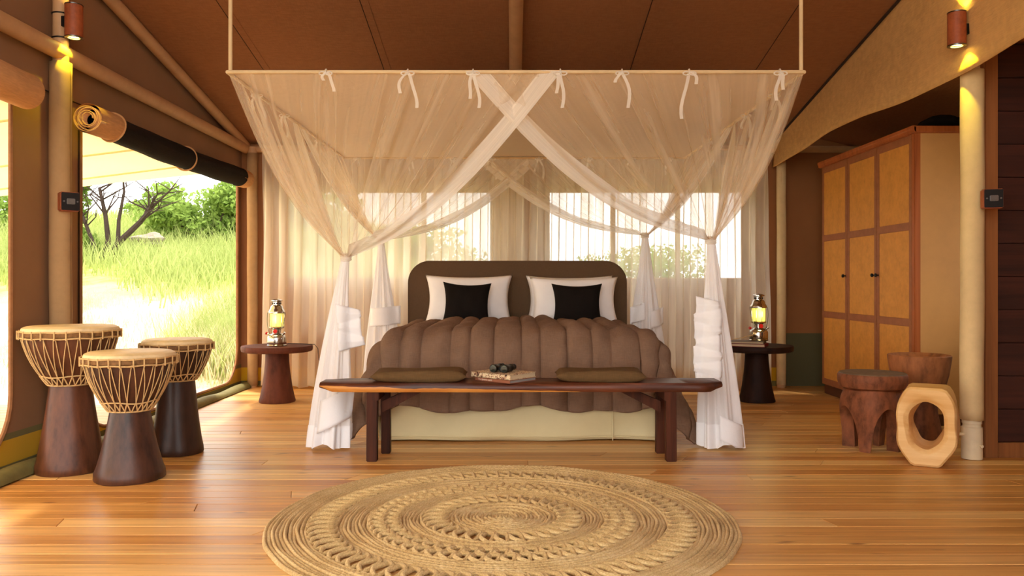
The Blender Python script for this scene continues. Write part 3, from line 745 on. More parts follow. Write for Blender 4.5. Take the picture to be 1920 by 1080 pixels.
# ================================================================== WINDOW CURTAINS
def curtain(x0, x1, label, ph, n, mat, yc=8.06):
    t = thing('window_curtain', label, 'curtain', ((x0+x1)/2, yc, 0), 'sheer linen window curtains')
    cx = (x0+x1)/2
    def f(u, v):
        x = lerp(x0, x1, u)-cx; z = lerp(2.36, 0.02, v)
        s = math.sin(u*n*2*PI+ph+1.3*math.sin(u*9+ph))
        amp = 0.035*(0.7+0.5*math.sin(u*13+ph))*(0.8+0.35*v)
        return (x+0.02*math.sin(u*n*4*PI+v*2)+(0.06*v*v*(u-0.5)), amp*s+0.01*math.sin(z*5+u*20), z+0.012*math.sin(u*n*2*PI)*sstep(0.9, 1, v))
    grid('cloth', f, 260, 24, M[mat], t)
    m = MB(); m.tube([(x0-cx, 0, 2.365), (x1-cx, 0, 2.365)], 0.012, 8); m.build('curtain_wire', M['pole'], t)
curtain(-2.50, 0.10, 'sheer beige linen curtain over the left half of the back wall', 0.4, 17, 'sheerL')
curtain(-0.22, 2.50, 'sheer beige linen curtain over the right half of the back wall', 2.1, 19, 'sheerR', 7.95)

# ================================================================== BED
BX = 0.04
t = thing('bed', 'double bed with rounded brown upholstered headboard and cream skirt', 'bed', (BX, 6.35, 0))
hb = MB(); w2, zt, r = 1.0, 1.255, 0.20; poly = [(-w2, 0.05), (w2, 0.05)]
for k in range(13): a = PI/2*k/12; poly.append((w2-r+r*math.cos(a), zt-r+r*math.sin(a)))
for k in range(13): a = PI/2+PI/2*k/12; poly.append((-w2+r+r*math.cos(a), zt-r+r*math.sin(a)))
hb.prism(poly, 1, 1.03, 1.13); hb.build('headboard', M['headb'], t, bevel=0.02)
m = MB(); m.box((0, 0.04, 0.50), (1.66, 1.86, 0.25)); m.build('mattress', M['pillow'], t, bevel=0.07)
m = MB(); m.box((0, 0.02, 0.20), (1.70, 1.90, 0.34)); m.build('base', M['skirt'], t, bevel=0.01)
def skf(u, v):
    x = lerp(-0.92, 0.92, u); z = lerp(0.40, 0.008, v)
    return (x, -0.955-0.012*math.sin(u*17+v*3)*v-0.014*math.sin(u*7+v*6)*v-0.008*math.sin(u*11-v*5)*v-0.012*v, z+0.004*math.sin(u*9))
def sks(s):
    def f(u, v):
        y = lerp(-0.965, 1.02, u); z = lerp(0.40, 0.008, v)
        return (s*(0.925+0.012*math.sin(u*19+v*3)*v), y, z)
    return f
grid('skirt_panel', skf, 60, 12, M['skirt'], t, thick=0.004)
for s in (-1, 1): grid('skirt_panel', sks(s), 50, 8, M['skirt'], t, thick=0.004)
m = MB(); m.tube([(0.62, -0.973, 0.40), (0.62, -0.987, 0.01)], 0.004, 5); m.build('skirt_pleat', M['skirt'], t)
m = MB(); m.tube([(x, -0.983-0.012*math.sin((x+0.92)/1.84*17+2.8)*0.95, 0.032) for x in np.linspace(-0.92, 0.92, 40)], 0.003, 5); m.build('skirt_hem', M['skirt'], t)

# ---- quilt: flat cloth folded over the mattress edges, stitched into channels
QA, QR, QT = 0.80, 0.20, 0.685      # half width of flat top, edge radius, height
QY0, QY1 = 7.02, 5.56               # head end, start of the front roll
NCH = 0.158
seams = [-(9-k)*NCH+0.02*math.sin(k*2.3) for k in range(19)]
def chan(p):
    i = 0
    while i < len(seams)-2 and seams[i+1] < p: i += 1
    a, b = seams[i], seams[i+1]; f = min(1, max(0, (p-a)/(b-a)))
    return (max(0.0, 4*f*(1-f)))**0.55
def fold(d):
    """distance past the edge of the flat top -> (outward, down)"""
    L = QR*PI/2
    if d < L: a = d/QR; return QR*math.sin(a), QR*(1-math.cos(a))
    e = d-L; return QR+0.04*e+0.03*math.sin(e*5), QR+e*0.985
def quilt(u, v):
    p = lerp(-1.36, 1.36, u); q = lerp(0.0, (QY0-QY1)+0.58, v)   # cloth coordinates
    dp = max(abs(p)-QA, 0); dq = max(q-(QY0-QY1), 0); d = math.hypot(dp, dq)
    hx = math.copysign(min(abs(p), QA), p); hy = QY0-min(q, QY0-QY1)
    side = 0.0
    if dp > 0 and dq == 0:
        d = min(d, 0.62)
    out, dn = fold(d) if d > 0 else (0, 0)
    if d > 0: out += 0.40*max(0.0, d-0.25)*(2*dp*dq/(d*d))**2
    nx, ny = (math.copysign(dp, p)/d if d > 0 else 0, -dq/d if d > 0 else 0)
    n = math.hypot(nx, ny)
    if n > 0: nx, ny = nx/n, ny/n
    x = hx+nx*out; y = hy+ny*out; z = QT-dn
    # puff of the channels along the outward normal
    k = min(1.0, d/(QR*PI/2)); nz = math.cos(k*PI/2); nh = math.sin(k*PI/2)
    b = 0.036*chan(p)*(1+0.25*math.sin(p*11+q*2.5))+0.005*math.sin(q*9+p*37)*chan(p)+0.006*math.sin(p*31+q*23)*math.sin(q*17)+0.004*math.sin(q*40+p*9)
    crown = 0.035*(1-min(1, abs(p)/1.0)**2)*(1 if d == 0 else nz)
    x += nx*nh*b; y += ny*nh*b; z += nz*b+crown
    hemw = 0.018*math.sin(p*7+1)+0.012*math.sin(p*15)
    if v > 0.9: z += hemw*(v-0.9)*10
    if z < 0.02: 
        y -= (0.02-z)*0.3; z = 0.02+0.01*math.sin(p*20)
    return (x+BX, y, z)
o = grid('quilt', quilt, 300, 150, M['quilt'], thick=0.02)
tag(o, 'brown channel stitched linen quilt spread over the bed', 'quilt')

def pillow(name, w, h, th, mat, loc, tilt, rz, label, cat, group, pinch=0.11, roll_=0.0, ex=2.6):
    vs = []; fs = []; N = 22
    for s in (1, -1):
        for i in range(N+1):
            for j in range(N+1):
                a = 2*i/N-1; b = 2*j/N-1
                px = a*w/2*(1-pinch*(1-b*b)*abs(a)**2*0.0-pinch*(1-abs(b)**2)*abs(a)**3)
                pz = b*h/2*(1-pinch*(1-abs(a)**2)*abs(b)**3)
                t_ = max(0, (1-abs(a)**ex))**0.6*max(0, (1-abs(b)**ex))**0.6
                wr = 1+0.05*math.sin(a*7+b*5)+0.04*math.sin(a*13-b*3)
                vs.append((px, -s*(th/2)*t_*wr, pz))
    m = (N+1); off = m*m
    for i in range(N):
        for j in range(N):
            fs.append((i*m+j, (i+1)*m+j, (i+1)*m+j+1, i*m+j+1)); fs.append((off+i*m+j+1, off+(i+1)*m+j+1, off+(i+1)*m+j, off+i*m+j))
    mb = MB(); mb.add(vs, fs)
    me = bpy.data.meshes.new(name); me.from_pydata(mb.v, [], mb.f)
    bm = bmesh.new(); bm.from_mesh(me); bmesh.ops.remove_doubles(bm, verts=bm.verts, dist=0.0006); bmesh.ops.recalc_face_normals(bm, faces=bm.faces); bm.to_mesh(me); bm.free()
    me.polygons.foreach_set('use_smooth', [True]*len(me.polygons))
    o = link(name, me, mat, None, loc); o.rotation_euler = (tilt, roll_, rz)
    return tag(o, label, cat, group)
pillow('pillow', 0.78, 0.45, 0.20, M['pillow'], (-0.395, 7.22, 0.905), -0.22, 0.0, 'white pillow leaning on the headboard at the left side of the bed', 'pillow', 'white bed pillows')
pillow('pillow', 0.78, 0.43, 0.16, M['pillow'], (0.505, 7.275, 0.905), -0.12, 0.0, 'white pillow at the right side, nearest the headboard and behind another pillow', 'pillow', 'white bed pillows')
pillow('pillow', 0.78, 0.43, 0.18, M['pillow'], (0.535, 7.10, 0.895), -0.20, 0.03, 'white pillow at the right side of the bed, directly behind the black cushion', 'pillow', 'white bed pillows')
pillow('cushion', 0.42, 0.385, 0.14, M['blackcloth'], (-0.40, 6.985, 0.872), -0.28, 0.04, 'square black cushion on the left half of the bed', 'cushion', 'black bed cushions', 0.14, 0.03)
pillow('cushion', 0.435, 0.375, 0.14, M['blackcloth'], (0.545, 6.90, 0.868), -0.30, -0.02, 'square black cushion on the right half of the bed', 'cushion', 'black bed cushions', 0.14)

# ================================================================== MOSQUITO NET CANOPY
CX, CF, CBk, CZ, CH = 0.015, 4.47, 7.54, 2.215, 1.59    # centre x, front y, back y, height, half width
can = thing('bed_canopy', 'sheer white mosquito net canopy hung on a square frame over the bed', 'canopy', (CX, 6.0, 0))
def L3(x, y, z): return (x-CX, y-6.0, z)
for nm, a, b in (('rail', (CX-CH, CF), (CX+CH, CF)), ('rail', (CX-CH, CBk), (CX+CH, CBk)), ('rail', (CX-CH, CF), (CX-CH, CBk)), ('rail', (CX+CH, CF), (CX+CH, CBk))):
    m = MB(); m.tube([L3(a[0], a[1], CZ), L3(b[0], b[1], CZ)], 0.011, 10); m.build(nm, M['rod'], can)
for s in (-1, 1):
    for yy in (CF+0.005, CBk-0.01):
        m = MB(); m.tube([L3(CX+s*(CH-0.015), yy, CZ), L3(CX+s*(CH-0.015), yy, roof_z(yy)-0.005)], 0.0115, 10); m.build('hanging_rod', M['rod'], can)
def tsheet(u, v):
    x = lerp(-CH, CH, u); y = lerp(CF, CBk, v)
    return (x, y-6.0, CZ+0.008-0.045*math.sin(u*PI)*math.sin(v*PI)+0.008*math.sin(u*9)*math.sin(v*11)*math.sin(u*PI))
grid('top_sheet', tsheet, 40, 40, M['topsheet'], can)

def corner_net(front, sx, ov, tie, bottom, bx, ruffle, seedv):
    """one corner curtain: hangs from the end rail (from x=ov to the corner) and round the corner along the side rail,
    is drawn in at the tie and falls to the floor"""
    rnd = random.Random(seedv)
    ye = CF if front else CBk; ym = 5.95
    xc = CX+sx*CH
    La = abs(xc-ov); Lb = abs(ye-ym); tot = La+Lb
    ends = (1 if front else -1)
    tie = Vector(tie)
    ph = [rnd.uniform(0, 6.28) for _ in range(6)]
    def top(u):
        d = u*tot
        if d < La: return Vector((lerp(ov, xc, d/La), ye, CZ))
        return Vector((xc, lerp(ye, ym, (d-La)/Lb), CZ))
    def f(u, v):
        p = top(u); a = -PI*0.2+u*PI*1.5
        g = Vector((0.022*math.cos(a)*(-sx), 0.022*math.sin(a)*(-ends), 0))
        q = p.lerp(tie+g, v)
        ln = (tie-p).length
        q.z -= ln*0.075*math.sin(v*PI)*(0.9+0.5*(1-u))*(1 if v < 1 else 0)
        # the cloth bellies a little towards the outer corner
        cor = Vector((xc, ye, 0)); di = Vector((cor.x-q.x, cor.y-q.y, 0))
        if di.length > 1e-4: q += di.normalized()*0.05*math.sin(v*PI)*math.sin(min(1, u*1.2)*PI)
        nr = Vector((0, -ends, 0)) if u*tot < La else Vector((sx, 0, 0))
        amp = 0.034*math.sin(min(1, v*1.15)*PI*0.9)**0.8*(1-0.5*v)+0.006*(1-v)
        w = math.sin(u*2*PI*17+ph[0]+2*math.sin(u*7+ph[1]))+0.5*math.sin(u*2*PI*27+ph[2]+1.5*math.sin(u*11))+0.15*math.sin(u*2*PI*47+ph[3])
        q += nr*amp*w*0.8
        q += Vector((1, 0, 0))*amp*0.5*math.sin(u*2*PI*23+ph[4])*(1 if u*tot < La else 0)
        q.z += 0.010*(1-v)**8*abs(math.sin(u*PI*9))
        return L3(*q)
    c = grid('net_curtain', f, 300, 36, M['net'], can)
    # doubled hem along the free edge of the end panel
    def hm(u, v):
        k = u*min(0.30, 0.12/(tot*max(0.05, 1-v))); x, y, z = f(k, v)
        return (x, y-0.012*ends, z)
    grid('hem', hm, 10, 50, M['hem'], c)
    def hm2(u, v):
        k = lerp(1.0, 0.965, u); x, y, z = f(k, v); return (x+0.008*sx, y, z)
    grid('hem', hm2, 6, 40, M['hem'], c)
    # knot at the tie
    m = MB(); tl = L3(*tie)
    for dz in (-0.014, 0.0, 0.014):
        m.tube([(tl[0]+0.03*math.cos(a), tl[1]+0.03*math.sin(a), tl[2]+dz+0.006*math.sin(a)) for a in np.linspace(0, 2*PI, 16, endpoint=False)], 0.008, 6, closed=True)
    m.build('tie_back', M['hem'], c)
    # lower fall of the gathered net
    bc = Vector(bottom); rx, ry = bx
    pl = rnd.randrange(7, 10)
    def low(u, v):
        a = u*2*PI; k = sstep(0, 1, v)*0.45+0.55*v**0.75
        c_ = tie.lerp(bc, v**0.8); z = lerp(tie.z, 0.012, v)
        w = 1+(0.16*math.sin(a*pl+ph[1]+v*0.8)+0.09*math.sin(a*(pl*2+1)+ph[2]-v))*min(1, v*3)
        X = 0.024+(rx-0.024)*k; Y = 0.024+(ry-0.024)*k
        e = 0.03*v*math.sin(a*3+ph[5])
        return L3(c_.x+math.cos(a)*X*w, c_.y+math.sin(a)*Y*w, z+max(0, e)*sstep(0.9, 1, v))
    grid('net_fall', low, 130, 40, M['netd'], c)
    def lowh(u, v):
        x, y, z = low(u, lerp(0.885, 1.0, v)); cx_, cy_ = lerp(tie.x, bc.x, 0.9)-CX, lerp(tie.y, bc.y, 0.9)-6.0
        return (cx_+(x-cx_)*1.02, cy_+(y-cy_)*1.02, z)
    grid('floor_hem', lowh, 130, 6, M['white'], c)
    # cascade of white hem folds: a ribbon pleated back and forth
    for (x0, z0, w, h, nf, sl, sk) in ruffle:
        def rf(u, v):
            k = v*nf; i_ = min(int(k), nf-1); fr = k-i_
            zig = (1 if i_ % 2 == 0 else -1)*(2*fr-1) if nf > 1 else 0.0
            z = z0-h*v; vv = 1-z/tie.z
            kk = sstep(0, 1, vv)*0.45+0.55*max(0, vv)**0.75
            c_ = tie.lerp(bc, max(0, vv)**0.8); Y = 0.024+(ry-0.024)*kk; X = 0.024+(rx-0.024)*kk
            x = x0+lerp(-w/2, w/2, u)*(1+0.10*math.sin(i_*2.1+seedv))+sk*v
            q = max(-1, min(1, (x-c_.x)/(X*1.12)))
            y = c_.y-Y*1.10*math.sqrt(max(0.02, 1-q*q))-0.014-0.016*(1-abs(zig))-0.006*math.sin(u*PI)
            return L3(x, y, max(0.02, z+sl*(u-0.5)*w*(1 if nf == 1 else zig)))
        grid('ruffle', rf, 10, 10*nf, M['white'], c, thick=0.002)
    return c
corner_net(True, -1, 0.27, (-1.068, 5.18, 1.215), (-1.17, 5.16, 0), (0.122, 0.10),
           [(-1.045, 0.90, 0.145, 0.26, 3, 0.28, 0.03), (-1.10, 0.36, 0.20, 0.20, 1, 0.45, -0.02)], 3)
corner_net(True, 1, -0.26, (1.268, 5.20, 1.325), (1.325, 5.17, 0), (0.13, 0.10),
           [(1.235, 0.95, 0.155, 0.56, 7, 0.24, -0.01), (1.37, 0.19, 0.19, 0.15, 1, -0.40, 0.0)], 5)
corner_net(False, -1, 0.26, (-1.175, 7.22, 1.43), (-1.16, 7.24, 0), (0.17, 0.12),
           [(-1.13, 0.84, 0.24, 0.16, 1, 0.10, 0.0)], 8)
corner_net(False, 1, -0.37, (1.175, 7.22, 1.475), (1.20, 7.24, 0), (0.18, 0.12),
           [(1.10, 0.86, 0.13, 0.15, 1, 0.35, 0.0), (1.27, 0.82, 0.13, 0.15, 1, 0.3, 0)], 12)
# ribbon bows along the rails
def bow(x, y, d, l1, l2, seedv):
    rnd = random.Random(seedv); m = MB()
    for s, L in ((-1, l1), (1, l2)):
        pts = [(x, y, CZ)]; k = 8
        dx = s*rnd.uniform(0.01, 0.05); 
        for i in range(1, k+1):
            v = i/k; pts.append((x+dx*math.sin(v*1.9)+0.005*math.sin(v*6+seedv), y-d*(0.012+0.008*math.sin(v*4)), CZ-L*v))
        vs = []; fs = []
        for i, p in enumerate(pts):
            ww = 0.009; vs += [L3(p[0]-ww, p[1], p[2]), L3(p[0]+ww, p[1]-0.004*d, p[2])]
            if i: fs.append((2*i-2, 2*i-1, 2*i+1, 2*i))
        m.add(vs, fs)
    for s in (-1, 1):
        lp = [L3(x+s*0.02*(1-math.cos(a))*0.9, y-d*0.016, CZ-0.012+0.009*math.sin(a)) for a in np.linspace(0, 2*PI, 12)]
        m.tube(lp, 0.004, 5)
    m.tube([L3(x, y+0.014*math.cos(a), CZ+0.014*math.sin(a)) for a in np.linspace(0, 2*PI, 12, endpoint=False)], 0.005, 5, closed=True)
    m.build('ribbon', M['hem'], can)
for i, (x, l1, l2) in enumerate(((-1.03, 0.05, 0.11), (-0.58, 0.12, 0.20), (-0.22, 0.15, 0.20), (0.26, 0.12, 0.20), (0.60, 0.06, 0.20), (0.97, 0.26, 0.07), (1.47, 0.16, 0.10))): bow(x, CF, 1, l1, l2, i+1)
for i, x in enumerate((-1.45, -0.95, -0.55, -0.2, 0.24, 0.7, 1.1, 1.45)): bow(x, CBk, 1, 0.12+0.04*(i % 3), 0.2, i+20)
for i, (s, y) in enumerate(((-1, 5.0), (-1, 5.6), (-1, 6.6), (1, 5.0), (1, 5.6), (1, 6.6))): bow(CX+s*CH, y, 1, 0.10, 0.16, i+40)

# ================================================================== BENCH
t = thing('bench', 'long dark live-edge wooden bench at the foot of the bed', 'bench', (0.05, 4.90, 0))
def bench_top():
    N = 60; secs = []
    for i in range(N+1):
        u = i/N; x = lerp(-1.195, 1.195, u)
        e = sstep(0, 0.035, u)*sstep(0, 0.035, 1-u)
        yf = -0.142+0.008*math.sin(x*3.1)+0.005*math.sin(x*9)+0.06*(1-sstep(0, 0.05, u))*0.3+0.07*(1-sstep(0, 0.05, 1-u))
        yb = 0.145+0.010*math.sin(x*2.3+1)-0.06*(1-sstep(0, 0.06, u))
        th = 0.052*(0.55+0.45*e); z1 = 0.462; z0 = z1-th
        lip = 0.014+0.006*math.sin(x*5+1)
        secs.append([(x, yf+lip, z1), (x, yf+0.002, z1-0.012), (x, yf-0.004, z1-0.032*(th/0.052)), (x, yf+0.006, z0), (x, yb-0.006, z0), (x, yb, z1-0.02), (x, yb-lip, z1)])
    m = MB(); k = 7; vs = [p for s in secs for p in s]; fs = []
    for i in range(N):
        for j in range(k): l = (j+1) % k; fs.append((i*k+j, i*k+l, (i+1)*k+l, (i+1)*k+j))
    fs += [tuple(range(k-1, -1, -1)), tuple(N*k+j for j in range(k))]
    m.add(vs, fs); return m
bench_top().build('seat', M['bench'], t, ang=50)
for sx in (-1, 1):
    for yy, hh, ww in ((-0.095, 0.055, 0.062), (0.105, 0.05, 0.055)):
        xb = sx*0.882+(0.0 if yy < 0 else -sx*0.045)
        if yy > 0: xb = sx*0.835 if sx < 0 else sx*0.86
        m = MB(); m.prism([(yy-0.03-(0.035 if yy < 0 else -0.035)*0.4, 0), (yy+0.03-(0.035 if yy < 0 else -0.035)*0.4, 0), (yy+0.03, 0.415), (yy-0.03, 0.415)], 0, xb-ww/2, xb+ww/2)
        m.build('leg', M['benchleg'], t, smooth=False, bevel=0.004)
    m = MB(); m.box((sx*0.865, 0.0, 0.385), (0.05, 0.26, 0.055)); m.build('cross_bar', M['benchleg'], t, smooth=False, bevel=0.004)
    m = MB(); m.prism([(sx*0.84, 0.27), (sx*0.84, 0.34), (sx*0.66, 0.415), (sx*0.56, 0.415)], 1, -0.02, 0.025); m.build('brace', M['benchleg'], t, smooth=False, bevel=0.003)

def flat_cushion(x, w, label, rz):
    o = pillow('bench_cushion', w, 0.27, 0.07, M['cushion'], (x, 4.915, 0.462+0.034), PI/2, 0, label, 'cushion', 'flat bench cushions', 0.03, 0.0, 7.0)
    me = o.data
    for v in me.vertices:
        a = abs(v.co.x)/(w/2); 
        v.co.y = max(-0.033, min(0.033, v.co.y*1.2))*(1+0.10*math.sin(v.co.x*11+v.co.z*9))
        if abs(v.co.y) < 1e-4: v.co.y = 0
    o.rotation_euler = (PI/2, 0, rz)
flat_cushion(-0.565, 0.575, 'flat olive brown cushion on the left half of the bench', 0.03)
flat_cushion(0.525, 0.54, 'flat olive brown cushion on the right half of the bench', -0.02)

def book(loc, rz, w, d, h, cover, pages, label, group=None, text=None, spine_lo=True):
    """w along the spine, d from spine to fore edge"""
    t = thing('book', label, 'book', loc, group, rz)
    m = MB(); m.box((0.002, 0, h/2), (d-0.01, w-0.008, h-0.007)); m.build('pages', M[pages], t, smooth=False)
    for z in (0.0016, h-0.0016):
        m = MB(); m.box((0, 0, z), (d, w, 0.0032)); m.build('cover', M[cover], t, smooth=False)
    m = MB(); m.box((-d/2+0.0015, 0, h/2), (0.003, w, h)); m.build('spine', M[cover], t, smooth=False)
    if text:
        for s, size, off in text:
            cu = bpy.data.curves.new('lettering', 'FONT'); cu.body = s; cu.size = size; cu.extrude = 0.0002; cu.align_x = 'LEFT'; cu.align_y = 'CENTER'
            tmp = bpy.data.objects.new('lettering_curve', cu); me = bpy.data.meshes.new_from_object(tmp); me.materials.clear(); me.materials.append(M['ink'])
            bpy.data.objects.remove(tmp); to = link('lettering', me, None, t)
            to.location = (-d/2-0.0006, off, h/2); to.rotation_euler = (PI/2, 0, -PI/2)
    return t
# spine faces the camera: rotate so local -x points to -y (and a little left)
book((-0.045, 4.91, 0.462), PI/2-0.72, 0.28, 0.24, 0.021, 'bookbrown', 'greypaper', 'brown book with white spine lettering, lower of the two on the bench', 'books on the bench', [('The dynamic earth', 0.015, 0.115)])
book((-0.058, 4.915, 0.484), PI/2-0.70, 0.31, 0.24, 0.030, 'flowers', 'paper', 'book with flowered cover, upper of the two on the bench', 'books on the bench')

# ---- binoculars
t = thing('binoculars', 'black binoculars lying on the flowered book on the bench', 'binoculars', (-0.062, 4.90, 0.514), rz=-0.42)
for s in (-1, 1):
    m = MB(); a = [(0.0235, -0.060), (0.0245, -0.056), (0.0245, -0.030), (0.021, -0.020), (0.0205, 0.020), (0.0225, 0.026), (0.0225, 0.040), (0.017, 0.048), (0.017, 0.068), (0.019, 0.070), (0.019, 0.080), (0.015, 0.082)]
    m.lathe(a, 24); o = m.build('barrel', M['black'], t, loc=(s*0.036, 0, 0.025)); o.rotation_euler = (-PI/2, 0, 0)
    m = MB(); m.lathe([(0.001, -0.0605), (0.0205, -0.0605), (0.0205, -0.062), (0.001, -0.0625)], 20); g = m.build('lens', M['glass'], t, loc=(s*0.036, 0, 0.025)); g.rotation_euler = (-PI/2, 0, 0)
    m = MB(); m.tube([(s*0.036+0.0225*math.cos(q), -0.061, 0.025+0.0225*math.sin(q)) for q in np.linspace(0, 2*PI, 24, endpoint=False)], 0.0022, 5, closed=True); m.build('lens_ring', M['black'], t)
m = MB(); m.tube([(0, -0.035, 0.022), (0, 0.04, 0.022)], 0.011, 12); m.box((0, 0.0, 0.025), (0.05, 0.03, 0.012)); m.build('hinge', M['black'], t)
m = MB(); m.tube([(0, 0.042, 0.022), (0, 0.056, 0.022)], 0.014, 16); m.build('focus_wheel', M['black'], t)

# ================================================================== DRUMS
def drum(loc, rr, wr, br, zw, H, N, label, rz, lean=0.0, wood='drumwood'):
    t = thing('djembe_drum', label, 'drum', loc, 'goblet drums by the left opening', rz)
    t.rotation_euler = (lean*0.4, lean, rz)
    def bowl(v):        # v 0 at the waist .. 1 at the rim
        return (wr+(rr-wr)*(v**0.95+0.15*math.sin(v*PI)), lerp(zw, H-0.035, v))
    wob = lambda a, z: 1+0.012*math.sin(a*2+z*3)+0.008*math.sin(a*5+z*11)
    m = MB(); m.lathe([bowl(k/18) for k in range(19)], 48, rad=wob, capb=True, capt=True); m.build('bowl', M[wood], t)
    prof = [(br*0.97, 0.0), (br, 0.008), (br*0.99, 0.04)]
    for k in range(1, 15):
        v = k/14; prof.append((lerp(br*0.99, wr*1.0, v**0.8), lerp(0.04, zw+0.012, v)))
    m = MB(); m.lathe(prof, 48, rad=lambda a, z: 1+0.02*math.sin(a*2+z*2)+0.01*math.sin(a*6+z*9)); m.build('stem', M[wood], t)
    m = MB(); m.lathe([(rr*0.985, H-0.06), (rr*1.015, H-0.05), (rr*1.02, H-0.032), (rr*0.985, H-0.012), (rr*0.90, H-0.003), (rr*0.6, H), (0.001, H)], 56, rad=lambda a, z: 1+0.006*math.sin(a*7), capb=False, capt=False); m.build('drum_skin', M['drumskin'], t)
    m = MB(); m.lathe([(rr*0.99, H-0.062), (rr*1.03, H-0.056), (rr*1.035, H-0.036), (rr*1.01, H-0.028)], 56, rad=lambda a, z: 1+0.008*math.sin(a*17)+0.006*math.sin(a*31), capb=False, capt=False); m.build('skin_collar', M['skinedge'], t)
    for z, q, th in ((H-0.030, 1.045, 0.0045), (H-0.064, 1.035, 0.0045)):
        m = MB(); m.tube([((rr*q)*math.cos(a), (rr*q)*math.sin(a), z+0.002*math.sin(a*9)) for a in np.linspace(0, 2*PI, 64, endpoint=False)], th, 6, closed=True); m.build('rim_ring', M['rope'], t)
    vl = 0.20
    r_l, z_l = bowl(vl); r_w, z_w = bowl(0.015)
    m = MB(); m.tube([((r_l+0.006)*math.cos(a), (r_l+0.006)*math.sin(a), z_l+0.004*math.sin(a*4)) for a in np.linspace(0, 2*PI, 56, endpoint=False)], 0.0038, 5, closed=True)
    m.tube([((r_w+0.008)*math.cos(a), (r_w+0.008)*math.sin(a), z_w+0.004) for a in np.linspace(0, 2*PI, 48, endpoint=False)], 0.0042, 5, closed=True); m.build('lower_ring', M['rope'], t)
    m = MB(); st = 2*PI/N
    def strand(a0, v0, a1, v1, th=0.0027, off=0.005, k=8):
        pts = []
        for i in range(k+1):
            s = i/k; r_, z_ = bowl(lerp(v0, v1, s)); a = lerp(a0, a1, s)
            pts.append(((r_+off)*math.cos(a), (r_+off)*math.sin(a), z_))
        m.tube(pts, th, 5)
    for i in range(N):
        a = i*st+0.015*math.sin(i*2.7)
        j = (i+0.5)*st+0.03*math.sin(i*1.9)
        strand(a, 0.97, j, vl); strand(a+st, 0.97, j, vl)
        strand(j, vl, j+st*0.5, 0.03, 0.0036, 0.006, 5); strand(j, vl, j-st*0.5, 0.03, 0.0036, 0.006, 5)
        m.tube([((rr*1.04+0.004)*math.cos(a), (rr*1.04+0.004)*math.sin(a), z) for z in (H-0.024, H-0.046, H-0.072)], 0.0042, 5)
    m.build('rope_lacing', M['rope'], t)
drum((-2.485, 4.555, 0), 0.245, 0.105, 0.178, 0.478, 0.815, 26, 'tallest goblet drum, reddish brown, standing at the back left against the tent pole', 0.3, 0.0)
drum((-2.065, 4.37, 0), 0.228, 0.100, 0.182, 0.362, 0.687, 26, 'front goblet drum with pale rope lacing, nearest the camera', 1.1, 0.0, 'drummid')
drum((-2.085, 5.03, 0), 0.205, 0.105, 0.155, 0.445, 0.708, 24, 'darkest and smallest goblet drum, rightmost of the three', 2.0, 0.0, 'drumdark')

# ================================================================== SIDE TABLES AND LANTERNS
def side_table(loc, label, mat, rt, rz):
    t = thing('side_table', label, 'table', loc, 'round pedestal side tables', rz)
    m = MB(); m.lathe([(rt*0.93, 0.445), (rt*0.985, 0.452), (rt, 0.468), (rt, 0.487), (rt*0.985, 0.498), (0.001, 0.502)], 56, rad=lambda a, z: 1+0.012*math.sin(a*2+1)+0.006*math.sin(a*5)); m.build('table_top', M[mat], t)
    m = MB(); m.lathe([(0.155, 0), (0.158, 0.01), (0.148, 0.045), (0.128, 0.14), (0.112, 0.26), (0.103, 0.36), (0.100, 0.452)], 40, rad=lambda a, z: 1+0.02*math.sin(a*3+z*4)+0.012*math.sin(a*7-z*6)); m.build('pedestal', M[mat], t)
side_table((-2.09, 7.18, 0), 'round reddish brown pedestal table to the left of the bed', 'tablew', 0.305, 0.2)
side_table((2.17, 7.22, 0), 'round nearly black pedestal table to the right of the bed', 'tabled', 0.318, 1.0)

